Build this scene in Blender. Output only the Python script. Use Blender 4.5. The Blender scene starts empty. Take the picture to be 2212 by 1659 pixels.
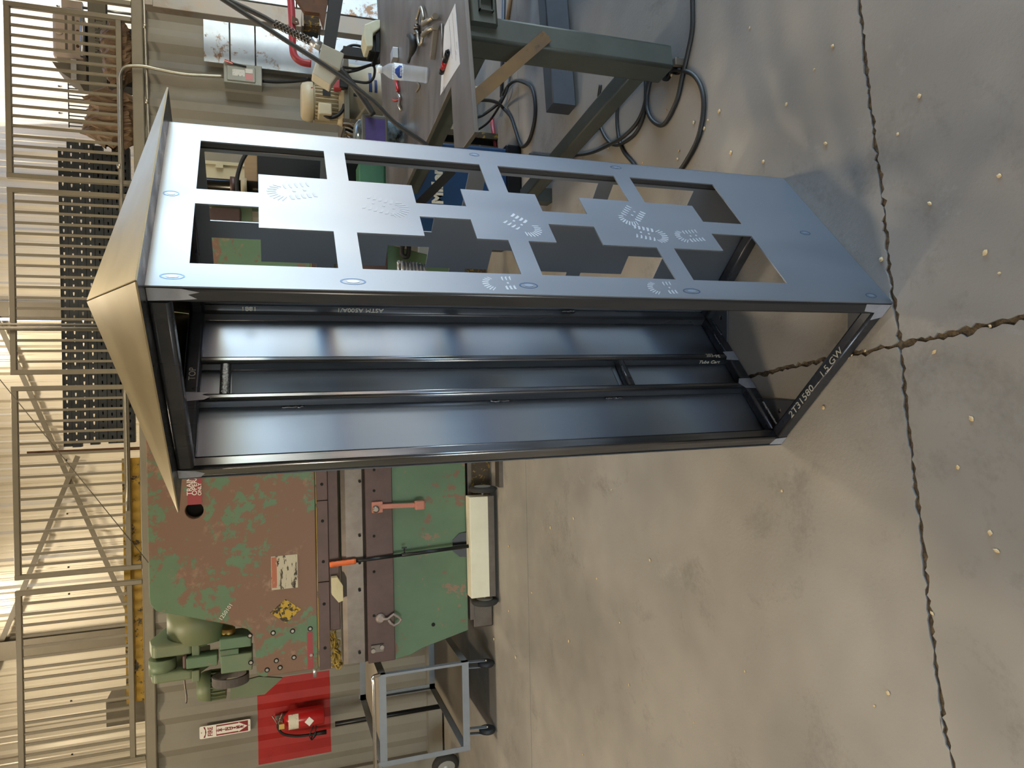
import bpy, bmesh, math, random
from mathutils import Vector, Matrix
from mathutils.geometry import tessellate_polygon
random.seed(7)
PI = math.pi
S = bpy.context.scene
C = S.collection

# ---------------------------------------------------------------- camera
# phone held on its side: the picture's left is the world's up
FPX, PITCH, ROLL, EYE = 1527.6, 0.3314, -0.0201, Vector((0, 0, 1.55))
FWD = Vector((0, math.cos(PITCH), -math.sin(PITCH)))
_rt = Vector((1, 0, 0)); _up = _rt.cross(FWD)
RT = _rt * math.cos(ROLL) + _up * math.sin(ROLL)
UP = -_rt * math.sin(ROLL) + _up * math.cos(ROLL)
cd = bpy.data.cameras.new('camera')
cd.sensor_fit = 'HORIZONTAL'; cd.sensor_width = 36.0; cd.lens = 36.0 * FPX / 2212
cd.clip_start = 0.05; cd.clip_end = 200
cam = bpy.data.objects.new('camera', cd); C.objects.link(cam)
m = Matrix.Identity(4)
for i in range(3):
    m[i][0] = -UP[i]; m[i][1] = RT[i]; m[i][2] = -FWD[i]; m[i][3] = EYE[i]
cam.matrix_world = m
S.camera = cam

# ---------------------------------------------------------------- world, sun, daylight, lamps, exposure
w = bpy.data.worlds.new('world'); S.world = w; w.use_nodes = True
nt = w.node_tree; bg = nt.nodes['Background']
sky = nt.nodes.new('ShaderNodeTexSky'); sky.sky_type = 'NISHITA'
sky.sun_disc = False; sky.sun_elevation = math.radians(50); sky.sun_rotation = math.radians(200)
sky.air_density = 1.0; sky.dust_density = 0.7; sky.ozone_density = 1.0
nt.links.new(sky.outputs[0], bg.inputs[0]); bg.inputs[1].default_value = 1.5
sd = bpy.data.lights.new('sun', 'SUN'); sd.energy = 6.5; sd.angle = math.radians(0.6); sd.color = (1.0, .97, .93)
so = bpy.data.objects.new('sun', sd); C.objects.link(so)
so.rotation_euler = Vector((0.12, 0.50, -0.86)).to_track_quat('-Z', 'Y').to_euler()
def portal(loc, sx, sy, direction):
    d = bpy.data.lights.new('daylight_portal', 'AREA'); d.shape = 'RECTANGLE'; d.size = sx; d.size_y = sy
    d.cycles.is_portal = True
    o = bpy.data.objects.new('daylight_portal', d); C.objects.link(o); o.location = loc
    o.rotation_euler = Vector(direction).to_track_quat('-Z', 'Y').to_euler()
portal((7.45, 0.1, 1.6), 3.2, 10.2, (-1, 0, 0))
portal((-3.9, -6.45, 1.7), 2.8, 3.4, (0, 1, 0))
portal((4.4, 7.98, 5.62), 3.2, 1.2, (0, 0, -1))
def lamp(loc, e, col, size=0.5):
    d = bpy.data.lights.new('high_bay_glow', 'AREA'); d.shape = 'DISK'; d.size = size; d.energy = e; d.color = col
    o = bpy.data.objects.new('high_bay_glow', d); C.objects.link(o); o.location = loc
WARM = (1.0, .86, .66)
LAMPS = ((-3.2, 0.6, 75), (-3.2, 4.4, 62), (0.9, 4.6, 40), (-2.6, 7.9, 42), (0.6, 7.9, 42))  # last two, over the container, are added to brighten the back wall
for lx, ly, le in LAMPS: lamp((lx, ly, 4.86), le, WARM)
vs = S.view_settings
vs.view_transform = 'Standard'; vs.look = 'None'; vs.gamma = 1.0; vs.use_curve_mapping = False
vs.exposure = 0.36
S.cycles.use_denoising = True
S.cycles.max_bounces = 5; S.cycles.diffuse_bounces = 3; S.cycles.glossy_bounces = 4; S.cycles.transmission_bounces = 4; S.cycles.transparent_max_bounces = 6
S.cycles.use_adaptive_sampling = True; S.cycles.adaptive_threshold = 0.02
S.cycles.sample_clamp_indirect = 8.0

# ---------------------------------------------------------------- helpers
def _ray(x, y):
    u = 829.5 - y; v = x - 1106.0
    return FWD * FPX + RT * u - UP * v
def P(x, y, Y):                       # a point of the place at depth Y
    d = _ray(x, y); return EYE + d * (Y / d.y)
def G(x, y, z=0.0):                   # a point of the place at height z
    d = _ray(x, y); return EYE + d * ((z - EYE.z) / d.z)
def V(*a): return Vector(a)

class MB:
    def __init__(s): s.v = []; s.f = []; s.sm = []
    def _a(s, vs, fs, smooth=False):
        b = len(s.v); s.v += [Vector(p) for p in vs]
        for f in fs: s.f.append([b + i for i in f]); s.sm.append(smooth)
        return s
    def box(s, lo, hi):
        x0, y0, z0 = lo; x1, y1, z1 = hi
        if x0 > x1: x0, x1 = x1, x0
        if y0 > y1: y0, y1 = y1, y0
        if z0 > z1: z0, z1 = z1, z0
        return s._a([(x0,y0,z0),(x1,y0,z0),(x1,y1,z0),(x0,y1,z0),(x0,y0,z1),(x1,y0,z1),(x1,y1,z1),(x0,y1,z1)],
                    [(3,2,1,0),(4,5,6,7),(0,1,5,4),(1,2,6,5),(2,3,7,6),(3,0,4,7)])
    def obox(s, o, ax, ay, az):       # corner + three edge vectors
        o, ax, ay, az = map(Vector, (o, ax, ay, az))
        if ax.cross(ay).dot(az) < 0: o = o + az; az = -az
        p = [o, o+ax, o+ax+ay, o+ay]; p += [q+az for q in p]
        return s._a(p, [(3,2,1,0),(4,5,6,7),(0,1,5,4),(1,2,6,5),(2,3,7,6),(3,0,4,7)])
    def bar(s, p0, p1, w, h, up=(0,0,1), r=0.0, n=3):  # rounded rectangular bar from p0 to p1
        p0, p1 = Vector(p0), Vector(p1); d = (p1-p0).normalized()
        sx = d.cross(Vector(up))
        if sx.length < 1e-4: sx = d.cross(Vector((0,1,0)))
        sx.normalize(); sy = sx.cross(d).normalized()
        pr = []
        if r <= 0: pr = [(-w/2,-h/2),(w/2,-h/2),(w/2,h/2),(-w/2,h/2)]
        else:
            for cx, cy, a0 in ((w/2-r,-h/2+r,-90),(w/2-r,h/2-r,0),(-w/2+r,h/2-r,90),(-w/2+r,-h/2+r,180)):
                for k in range(n+1):
                    a = math.radians(a0 + 90*k/n); pr.append((cx+r*math.cos(a), cy+r*math.sin(a)))
        k = len(pr)
        vs = [p0+sx*a+sy*b for a, b in pr] + [p1+sx*a+sy*b for a, b in pr]
        b = len(s.v); s.v += vs
        for i in range(k):
            j = (i+1) % k; s.f.append([b+i, b+i+k, b+j+k, b+j]); s.sm.append(r > 0 and (i+1) % (n+1) != 0)
        s.f.append([b+i for i in range(k)]); s.sm.append(False)
        s.f.append([b+k+i for i in range(k-1,-1,-1)]); s.sm.append(False)
        return s
    def tube(s, pts, r, n=8, closed=False, caps=True):
        pts = [Vector(p) for p in pts]; k = len(pts)
        rr = r if isinstance(r, (list, tuple)) else [r]*k
        prev = None; b = len(s.v)
        for i, p in enumerate(pts):
            if closed: t = pts[(i+1) % k] - pts[i-1]
            else: t = pts[min(i+1,k-1)] - pts[max(i-1,0)]
            t = t.normalized() if t.length > 1e-9 else Vector((0,0,1))
            if prev is None:
                a = t.orthogonal().normalized()
            else:
                a = prev - t*prev.dot(t); a = a.normalized() if a.length > 1e-6 else t.orthogonal().normalized()
            prev = a; c = t.cross(a)
            for q in range(n):
                th = 2*PI*q/n; s.v.append(p + (a*math.cos(th) + c*math.sin(th))*rr[i])
        for i in range(k if closed else k-1):
            j = (i+1) % k
            for q in range(n):
                q2 = (q+1) % n
                s.f.append([b+i*n+q, b+i*n+q2, b+j*n+q2, b+j*n+q]); s.sm.append(True)
        if caps and not closed:
            s.f.append([b+q for q in range(n-1,-1,-1)]); s.sm.append(False)
            s.f.append([b+(k-1)*n+q for q in range(n)]); s.sm.append(False)
        return s
    def cyl(s, p0, p1, r, n=20, r2=None): return s.tube([p0, p1], [r, r if r2 is None else r2], n)
    def lathe(s, o, axis, prof, n=24):       # prof: (distance along axis, radius)
        o = Vector(o); d = Vector(axis).normalized(); a = d.orthogonal().normalized(); c = d.cross(a); b = len(s.v); k = len(prof)
        for h, r in prof:
            for q in range(n):
                th = 2*PI*q/n; s.v.append(o + d*h + (a*math.cos(th)+c*math.sin(th))*max(r,1e-5))
        for i in range(k-1):
            for q in range(n):
                q2 = (q+1) % n; s.f.append([b+i*n+q, b+i*n+q2, b+(i+1)*n+q2, b+(i+1)*n+q]); s.sm.append(True)
        s.f.append([b+q for q in range(n-1,-1,-1)]); s.sm.append(False)
        s.f.append([b+(k-1)*n+q for q in range(n)]); s.sm.append(False)
        return s
    def plate(s, loops, o, ex, ey, t):       # flat plate: outline + holes in (x,y), thickness along ex x ey
        o, ex, ey = Vector(o), Vector(ex), Vector(ey); nz = ex.cross(ey).normalized()*t
        lp = [[Vector((p[0], p[1], 0)) for p in l] for l in loops]
        tris = tessellate_polygon(lp); flat = [p for l in lp for p in l]; k = len(flat); b = len(s.v)
        s.v += [o+ex*p.x+ey*p.y for p in flat] + [o+ex*p.x+ey*p.y+nz for p in flat]
        def area(l): return sum(l[i].x*l[(i+1)%len(l)].y - l[(i+1)%len(l)].x*l[i].y for i in range(len(l)))
        for t3 in tris:
            p, q, r_ = (flat[i] for i in t3)
            if (q-p).cross(r_-p).z < 0: t3 = (t3[0], t3[2], t3[1])
            s.f.append([b+k+t3[0], b+k+t3[1], b+k+t3[2]]); s.f.append([b+t3[2], b+t3[1], b+t3[0]]); s.sm += [False, False]
        c0 = 0
        for li, l in enumerate(lp):
            n = len(l); ccw = area(l) > 0
            if li: ccw = not ccw
            for i in range(n):
                j = (i+1) % n
                q = [b+c0+i, b+c0+j, b+k+c0+j, b+k+c0+i]
                if not ccw: q.reverse()
                s.f.append(q); s.sm.append(False)
            c0 += n
        return s
    def grid(s, rows, smooth=True, closed=False):   # rows of points
        n = len(rows[0]); b = len(s.v)
        for r in rows: s.v += [Vector(p) for p in r]
        for i in range(len(rows)-1):
            for j in range(n if closed else n-1):
                j2 = (j+1) % n
                s.f.append([b+i*n+j, b+i*n+j2, b+(i+1)*n+j2, b+(i+1)*n+j]); s.sm.append(smooth)
        return s
    def xf(s, M_):
        s.v = [M_ @ p for p in s.v]; return s
    def ctr(s):
        lo = [min(p[i] for p in s.v) for i in range(3)]; hi = [max(p[i] for p in s.v) for i in range(3)]
        return Vector(((lo[0]+hi[0])/2, (lo[1]+hi[1])/2, lo[2]))

ORG = {}
def link(name, mb, mat, org):
    me = bpy.data.meshes.new(name)
    me.from_pydata([p - org for p in mb.v], [], mb.f); me.update()
    me.polygons.foreach_set('use_smooth', mb.sm)
    o = bpy.data.objects.new(name, me); C.objects.link(o)
    if mat: me.materials.append(mat)
    return o
def part(name, mb, mat, parent, label=None, bevel=0, kind=None):
    o = link(name, mb, mat, ORG[parent.name]); o.parent = parent; ORG[o.name] = ORG[parent.name]
    if label: o['label'] = label
    if kind: o['kind'] = kind
    if bevel: bev(o, bevel)
    return o
def share(src, name, parent, delta):         # another piece with the same mesh, moved
    o = src.copy(); o.name = name; C.objects.link(o); o.parent = parent; o.location = Vector(src.location) + Vector(delta)
    ORG[o.name] = ORG[parent.name]; return o
def bev(o, wd, seg=2):
    md = o.modifiers.new('bevel', 'BEVEL'); md.width = wd; md.segments = seg; md.limit_method = 'ANGLE'; md.angle_limit = math.radians(40)
def tag(o, label, cat, group=None):
    o['label'] = label; o['category'] = cat
    if group: o['group'] = group
    return o
def thing(name, label, cat, loc, group=None):
    o = bpy.data.objects.new(name, None); C.objects.link(o); o.location = loc; o.empty_display_size = .1
    ORG[o.name] = Vector(loc); return tag(o, label, cat, group)
def solo(name, mb, mat, label, cat, group=None, bevel=0):
    c = mb.ctr(); o = link(name, mb, mat, c); o.location = c; ORG[o.name] = c
    if bevel: bev(o, bevel)
    return tag(o, label, cat, group)
def struct(name, mb, mat, parent=None):
    if parent: return part(name, mb, mat, parent)
    c = mb.ctr(); o = link(name, mb, mat, c); o.location = c; ORG[o.name] = c; o['kind'] = 'structure'; return o
def text(name, body, size, o, ex, ey, mat, parent, ext=0.0004, align='CENTER', bold=0.0, sx=1.0):
    cu = bpy.data.curves.new(name, 'FONT'); cu.body = body; cu.size = size; cu.extrude = ext; cu.align_x = align; cu.align_y = 'CENTER'
    cu.offset = bold; cu.resolution_u = 3
    tmp = bpy.data.objects.new(name + '_curve', cu); C.objects.link(tmp)
    bpy.context.view_layer.update()
    me = bpy.data.meshes.new_from_object(tmp.evaluated_get(bpy.context.evaluated_depsgraph_get()))
    bpy.data.objects.remove(tmp); bpy.data.curves.remove(cu); me.name = name
    me.materials.clear(); me.materials.append(mat); ob = bpy.data.objects.new(name, me); C.objects.link(ob)
    ex, ey = Vector(ex).normalized(), Vector(ey).normalized(); ez = ex.cross(ey)
    q = Vector(o) - ORG[parent.name]
    mm = Matrix.Identity(4)
    for i in range(3): mm[i][0] = ex[i]*sx; mm[i][1] = ey[i]; mm[i][2] = ez[i]; mm[i][3] = q[i]
    ob.parent = parent; ob.matrix_local = mm; ORG[ob.name] = ORG[parent.name]
    return ob
def spline(pts, n=8, closed=False):
    pts = [Vector(p) for p in pts]; k = len(pts); out = []
    rng = range(k if closed else k-1)
    for i in rng:
        p0 = pts[(i-1) % k] if closed or i > 0 else pts[0]*2 - pts[1]
        p1 = pts[i]; p2 = pts[(i+1) % k]
        p3 = pts[(i+2) % k] if closed or i+2 < k else pts[-1]*2 - pts[-2]
        for j in range(n):
            t = j/n
            out.append(0.5*((2*p1)+(p2-p0)*t+(2*p0-5*p1+4*p2-p3)*t*t+(3*p1-p0-3*p2+p3)*t**3))
    if not closed: out.append(pts[-1])
    return out
def arc(cx, cy, r, a0, a1, n=8): return [(cx+r*math.cos(math.radians(a0+(a1-a0)*i/n)), cy+r*math.sin(math.radians(a0+(a1-a0)*i/n))) for i in range(n+1)]
def circ(cx, cy, r, n=12): return arc(cx, cy, r, 0, 360-360/n, n-1)

# ---------------------------------------------------------------- materials
def srgb(h):
    h = h.lstrip('#'); c = [int(h[i:i+2], 16)/255 for i in (0, 2, 4)]
    return tuple((x/12.92 if x <= .04045 else ((x+.055)/1.055)**2.4) for x in c) + (1,)
def mat(name, col, rough=.5, metal=0.0, var=None, worn=None, worn2=None, bump=None, rvar=None, coat=0, stretch=(1,1,1), trans=0, alpha=1, emit=None, ior=1.45):
    """var=(scale, colour2, amount): soft mottling; worn=(colour, scale, threshold, softness[, rough]): patches with an edge"""
    M = bpy.data.materials.new(name); M.use_nodes = True; n = M.node_tree; b = n.nodes['Principled BSDF']; L = n.links
    c0 = srgb(col) if isinstance(col, str) else tuple(col)+((1,) if len(col) == 3 else ())
    b.inputs['Base Color'].default_value = c0; b.inputs['Roughness'].default_value = rough; b.inputs['Metallic'].default_value = metal
    b.inputs['IOR'].default_value = ior
    if coat: b.inputs['Coat Weight'].default_value = coat
    if trans: b.inputs['Transmission Weight'].default_value = trans
    if alpha < 1: b.inputs['Alpha'].default_value = alpha
    if emit: b.inputs['Emission Color'].default_value = srgb(emit[0]); b.inputs['Emission Strength'].default_value = emit[1]
    if not (var or worn or worn2 or bump or rvar): return M
    tc = n.nodes.new('ShaderNodeTexCoord'); mp = n.nodes.new('ShaderNodeMapping'); mp.inputs['Scale'].default_value = stretch
    L.new(tc.outputs['Object'], mp.inputs['Vector'])
    def noise(sc, det=5, ro=.6, dist=0):
        t = n.nodes.new('ShaderNodeTexNoise'); t.inputs['Scale'].default_value = sc; t.inputs['Detail'].default_value = det
        t.inputs['Roughness'].default_value = ro; t.inputs['Distortion'].default_value = dist; L.new(mp.outputs[0], t.inputs['Vector']); return t.outputs[0]
    def ramp(src, lo, hi):
        r = n.nodes.new('ShaderNodeMapRange'); r.inputs[1].default_value = lo; r.inputs[2].default_value = hi; L.new(src, r.inputs[0]); return r.outputs[0]
    def mix(f, a, c, amt=1.0):
        x = n.nodes.new('ShaderNodeMix'); x.data_type = 'RGBA'
        if amt != 1.0:
            mu = n.nodes.new('ShaderNodeMath'); mu.operation = 'MULTIPLY'; L.new(f, mu.inputs[0]); mu.inputs[1].default_value = amt; f = mu.outputs[0]
        L.new(f, x.inputs[0])
        if hasattr(a, 'links'): L.new(a, x.inputs[6])
        else: x.inputs[6].default_value = a
        x.inputs[7].default_value = srgb(c); return x.outputs[2], f
    cur = c0
    if var: cur, _ = mix(ramp(noise(var[0], 3, .65), .35, .68), cur, var[1], var[2])
    fr = None
    for wn in (worn, worn2):
        if wn:
            src = noise(wn[1], 6, .68, .5)
            if len(wn) > 4:
                ma = n.nodes.new('ShaderNodeMath'); ma.operation = 'MULTIPLY_ADD'; L.new(noise(wn[4], 5, .7), ma.inputs[0]); ma.inputs[1].default_value = wn[5]; L.new(src, ma.inputs[2]); src = ma.outputs[0]
            f = ramp(src, wn[2], wn[2]+wn[3]); cur, f = mix(f, cur, wn[0]); fr = f
    if hasattr(cur, 'links'): L.new(cur, b.inputs['Base Color'])
    if rvar:
        rr = n.nodes.new('ShaderNodeMapRange'); rr.inputs[1].default_value = .3; rr.inputs[2].default_value = .7
        rr.inputs[3].default_value = rough-rvar[1]; rr.inputs[4].default_value = rough+rvar[1]; L.new(noise(rvar[0], 2, .65), rr.inputs[0]); L.new(rr.outputs[0], b.inputs['Roughness'])
    if bump:
        bp = n.nodes.new('ShaderNodeBump'); bp.inputs['Strength'].default_value = bump[1]; bp.inputs['Distance'].default_value = bump[2] if len(bump) > 2 else .01
        L.new(noise(bump[0], 3, .7), bp.inputs['Height']); L.new(bp.outputs[0], b.inputs['Normal'])
    return M
concrete = mat('concrete', '#a39d93', .58, var=(1.3, '#858079', .8), worn=('#6b665f', 3.0, .72, .34, 55, .30), worn2=('#aeaaa2', 2.6, .80, .30, 40, .30), bump=(70, .22, .004), rvar=(4, .14))
joint_dirt = mat('joint_dirt', '#4a4239', .95, var=(60, '#8a7a62', .8), bump=(120, .8, .01))
cont_paint = mat('container_paint', '#868074', .48, var=(2.2, '#756f63', .5), worn=('#6f5f48', 9, .72, .03), bump=(25, .06, .004))
rail_paint = mat('rail_paint', '#837c6c', .5, var=(3, '#6f695b', .5))
wall_sheet = mat('wall_sheet_cream', '#ddd5c2', .28, .1, var=(1.2, '#cbc2ae', .5))
ceil_mat = mat('ceiling_sheet', '#b3a88f', .6, var=(1, '#a1967e', .5))
side_mat = mat('side_wall_sheet', '#b9ae95', .6, var=(1, '#a79c84', .5))
girt_mat = mat('girt_brown', '#6d6657', .5, var=(4, '#5c5649', .4))
ground_mat = mat('yard_dirt', '#c89f70', .95, var=(.5, '#b0865c', .6), bump=(3, .3, .05))
skyl_frame = mat('skylight_curb', '#8d8a84', .6)

# ---- floor: slabs parted by two broken joints and a saw cut
fl = MB(); fl.box((-9, -6.6, -.16), (8, 9.6, -.007)); floor = struct('floor', fl, joint_dirt)
rj = random.Random(3)
def jag(pts, amp, step=.012):
    out = []
    for i in range(len(pts)-1):
        a, b = Vector(pts[i]), Vector(pts[i+1]); d = b-a; L = d.length; n = max(2, int(min(L, 4)/step)); nr = Vector((-d.y, d.x))/max(L, 1e-6)
        for k in range(n): out.append(a + d*(k/n) + nr*(rj.gauss(0, amp) if k else rj.gauss(0, amp*.4)))
    out.append(Vector(pts[-1])); return out
def g2(x, y): p = G(x, y); return Vector((p.x, p.y))
j1 = [Vector((8, 2.42))] + [g2(*q) for q in ((1855, 0), (1876, 200), (1903, 400), (1928, 640), (1945, 745))]
j1b = [g2(1945, 745)] + [g2(*q) for q in ((1958, 900), (1994, 1180), (2008, 1330), (2038, 1560), (2060, 1659))] + [Vector((-9, .38))]
x0 = g2(1945, 745)
j2f = [x0] + [g2(*q) for q in ((1830, 766), (1690, 797), (1625, 812))]; dv = (j2f[-1]-j2f[1]).normalized()
YC = G(1140, 1200).y
j2f.append(j2f[-1] + dv*((YC - j2f[-1].y)/dv.y))
j2n = [x0, g2(2212, 685)]; dn = (j2n[1]-j2n[0]).normalized(); j2n.append(j2n[1] + dn*((-6.6-j2n[1].y)/dn.y))
def slab(loop):
    lp = [(p.x, p.y) for p in loop]; mb = MB(); mb.plate([lp], (0, 0, -.03), (1, 0, 0), (0, 1, 0), .03)
    return part('concrete_slab', mb, concrete, floor)
gp = .0062
def off(pts, s, amp):
    q = jag(pts, amp); out = []
    for i, p in enumerate(q):
        t = (q[min(i+1, len(q)-1)] - q[max(i-1, 0)]).normalized(); out.append(p + Vector((-t.y, t.x))*s)
    return out
# normals of (j1 right->left): travelling -x, left normal points to -y (near side)
A_ = .0032
fr_edge = off(j1, -gp, A_)        # far-right slab's near edge (right -> left)
fl_edge = off(j1b, -gp, A_)
nr_edge = off(j1, gp, A_); nl_edge = off(j1b, gp, A_)
j2f_r = off(j2f, -gp, A_); j2f_l = off(j2f, gp, A_)     # travelling +y: left normal is -x
j2n_r = off(j2n, gp, A_); j2n_l = off(j2n, -gp, A_)     # travelling -y: left normal is +x
slab(fr_edge[:-1] + j2f_r[1:] + [Vector((8, YC))])
slab(fl_edge[1:] + [Vector((-9, YC))] + list(reversed(j2f_l[1:])))
slab(list(reversed(nr_edge[:-1])) + [Vector((8, -6.6))] + list(reversed(j2n_r[1:])))
slab(nl_edge[1:] + [Vector((-9, -6.6))] + list(reversed(j2n_l[1:])))
slab([Vector((-9, YC+.006)), Vector((8, YC+.006)), Vector((8, 9.6)), Vector((-9, 9.6))])
gd = MB(); gd.box((8.02, -40, -.3), (70, 40, -.02)); gd.box((-40, -45, -.3), (8, -6.65, -.02)); struct('ground', gd, ground_mat)

# ---- shipping container whose side is the back of the work area
CY, CZ = 6.74, 2.60
ct = thing('shipping_container', 'long beige corrugated steel shipping container forming the back of the shop', 'container', (0, CY+1.2, 0))
XB = P(288, 180, CY).x            # centre of one recess of the corrugation
PER = .278
def corr(X0, X1, dy=0.0):
    pts = []; k0 = int((X0-XB)/PER)-2; k1 = int((X1-XB)/PER)+2
    for k in range(k0, k1+1):
        c = XB+k*PER
        pts += [(c-.104, 0), (c-.036, .036), (c+.036, .036), (c+.104, 0)]
    def yat(x):
        for i in range(len(pts)-1):
            if pts[i][0] <= x <= pts[i+1][0]: t = (x-pts[i][0])/(pts[i+1][0]-pts[i][0]); return pts[i][1]+(pts[i+1][1]-pts[i][1])*t
    seq = [(X0, yat(X0))] + [p for p in pts if X0 < p[0] < X1] + [(X1, yat(X1))]
    return [(x, CY+.012+y+dy) for x, y in seq]
def corr_wall(X0, X1, z0, z1, dy=0.0):
    q = corr(X0, X1, dy); mb = MB()
    for i in range(len(q)-1):
        (xa, ya), (xb, yb) = q[i], q[i+1]
        mb._a([(xa, ya, z0), (xb, yb, z0), (xb, yb, z1), (xa, ya, z1)], [(0, 1, 2, 3)])
    return mb
part('side_wall', corr_wall(-3.55, 5.2, .16, CZ-.09), cont_paint, ct)
mb = MB(); mb.bar((-3.7, CY+.03, CZ-.045), (5.3, CY+.03, CZ-.045), .09, .09, r=.012); part('top_rail', mb, rail_paint, ct)
mb = MB(); mb.bar((-3.7, CY+.03, .09), (5.3, CY+.03, .09), .09, .15, r=.01); part('bottom_rail', mb, cont_paint, ct)
mb = MB(); mb.box((-3.7, CY-.02, .0), (-3.54, CY+.14, CZ)); part('corner_post', mb, cont_paint, ct, bevel=.008)
mb = MB(); mb.box((-3.72, CY-.03, CZ-.1), (-3.53, CY+.16, CZ+.02)); part('corner_casting', mb, rail_paint, ct, bevel=.01)
mb = MB(); mb.box((-3.7, CY+.06, CZ-.06), (5.3, CY+2.4, CZ-.03)); part('roof', mb, rail_paint, ct)
mb = MB(); mb.box((-3.7, CY+.1, .02), (5.3, CY+2.35, .16)); part('base_frame', mb, girt_mat, ct)
red_paint = mat('red_wall_paint', '#a32622', .5, var=(6, '#8d1d1c', .5), worn=('#b8665a', 14, .74, .03))
a, b_ = P(555, 1475, CY), P(716, 1625, CY)
part('painted_square', corr_wall(b_.x, a.x, b_.z, a.z, -.0015), red_paint, ct, label='red square painted on the corrugated steel behind the extinguisher')

# ---- building shell
WY = 9.30
XG = P(60, 689, WY).x                 # narrow daylight gap between two sheets
wl = MB(); wl.box((-9, WY+.06, 0), (XG-.03, WY+.1, 5.6)); wl.box((XG+.03, WY+.06, 0), (8, WY+.1, 5.6)); wall_back = struct('wall_back', wl, side_mat)
def ribs(X0, X1):
    q = [X0]
    prof = []
    x = X0
    while x < X1-1e-6:
        prof += [(x, 0), (x+.030, -.034), (x+.062, -.034), (x+.092, 0), (x+.150, 0), (x+.158, -.006), (x+.172, -.006), (x+.180, 0), (x+.222, 0), (x+.230, -.006), (x+.244, -.006), (x+.252, 0)]
        x += .305
    prof.append((X1, 0)); return prof
sheet0 = None
SX = [XG+.02+.915*k for k in range(7)] + [XG-.02-.915*(k+1) for k in range(7)]
for k, X0 in enumerate(SX):
    if sheet0 is None:
        mb = MB(); q = ribs(X0, X0+.915)
        for i in range(len(q)-1):
            mb._a([(q[i][0], WY+q[i][1], 0), (q[i+1][0], WY+q[i+1][1], 0), (q[i+1][0], WY+q[i+1][1], 5.55), (q[i][0], WY+q[i][1], 5.55)], [(0, 1, 2, 3)])
        sheet0 = part('wall_sheet', mb, wall_sheet, wall_back)
    else: share(sheet0, 'wall_sheet', wall_back, (X0-SX[0], 0, 0))
# side and front walls, roof with a skylight over the back right corner
wl = MB(); wl.box((-9.1, -6.6, 0), (-9, 9.4, 5.6)); struct('wall_left', wl, side_mat)
wr = MB(); wr.box((7.5, 5.2, 0), (7.6, 9.4, 5.6)); wr.box((7.5, -6.6, 3.2), (7.6, 5.2, 5.6)); wr.box((7.5, -6.6, 0), (7.6, -5.0, 3.2)); struct('wall_right', wr, side_mat)
wf = MB(); wf.box((-9, -6.6, 0), (-5.3, -6.5, 5.6)); wf.box((-2.5, -6.6, 0), (7.5, -6.5, 5.6)); wf.box((-5.3, -6.6, 3.4), (-2.5, -6.5, 5.6)); struct('wall_front', wf, side_mat)
cl = MB(); cl.box((-9.1, -6.6, 5.6), (7.6, 7.35, 5.7)); cl.box((-9.1, 7.35, 5.6), (2.8, 9.4, 5.7)); cl.box((6.0, 7.35, 5.6), (7.6, 9.4, 5.7)); cl.box((2.8, 8.6, 5.6), (6.0, 9.4, 5.7)); struct('ceiling', cl, ceil_mat)
lamp_metal = mat('lamp_metal', '#9b9b98', .4, .8); lamp_glow = mat('lamp_glow', '#fff2d8', .5, emit=('#ffdca0', 6))
for i, (lx, ly, le) in enumerate(LAMPS):
    t = thing('high_bay_lamp', 'round high bay lamp hanging from the roof, %s' % ('over the open floor at the left', 'left one over the press brake', 'right one over the press brake', 'left one added over the container to light the back wall', 'right one added over the container to light the back wall')[i], 'lamp', (lx, ly, 4.9), 'high bay lamps')
    mb = MB(); mb.lathe((lx, ly, 4.9), (0, 0, 1), [(0, .32), (.05, .3), (.2, .14), (.34, .1), (.36, .02)], 24); part('reflector', mb, lamp_metal, t)
    mb = MB(); mb.cyl((lx, ly, 5.2), (lx, ly, 5.6), .012, 8); part('stem', mb, lamp_metal, t)
    mb = MB(); mb.cyl((lx, ly, 4.885), (lx, ly, 4.9), .26, 24); part('lens', mb, lamp_glow, t)
# ---------------------------------------------------------------- the steel cabinet
sheet = mat('mill_steel_sheet', '#8e96a2', .42, .88, var=(2.5, '#808894', .5), rvar=(3, .07), bump=(14, .02, .003), stretch=(1, 1, .35))
sheet_in = sheet
tubem = mat('dark_steel_tube', '#4e4f53', .30, .65, var=(18, '#38393c', .6), rvar=(9, .1), stretch=(1, 1, .15))
bright = mat('ground_bright_steel', '#b3b7c2', .34, .5, var=(40, '#989ca6', .5)); stiffm = mat('lit_steel_tube', '#8a8c90', .24, .95, var=(18, '#5f6165', .7), stretch=(1, 1, .12))  # second: the tube steel lightened, its door reflections put into the colour
roofm = mat('satin_roof_sheet', '#c6b995', .42, 1.0, var=(3, '#b0a483', .5), rvar=(4, .06))
gussm = mat('gusset_plate', '#55565a', .5, .3); weldnew = mat('fresh_weld', '#dfe3ea', .22, 1.0, bump=(200, .8, .004))
weldm = mat('weld_bead', '#8a8d92', .35, 1.0, var=(160, '#2b2a2a', .8), bump=(150, .6, .004))
platem = mat('slate_plate', '#666d76', .6, .1, var=(3, '#5c626b', .5))
heat = mat('heat_tint_ring', '#5a7090', .4, .9); heat2 = mat('heat_tint_core', '#9fb0c6', .35, .9)
chalk = mat('chalk_writing', '#b9b5a8', .9); smudge = mat('smudge_print', '#b9c0cb', .55, .9); smudge2 = mat('smudge_print_dark', '#959aa3', .5, .95)
YAW = .743; CA = V(math.cos(YAW), math.sin(YAW), 0); CB = V(-math.sin(YAW), math.cos(YAW), 0); CN = V(.1918, 1.4239, 0); ZU = V(0, 0, 1)
Wd, H, T = .5985, 1.7588, .0381
def cp(a, b, z): return CN + CA*a + CB*b + ZU*z
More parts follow.
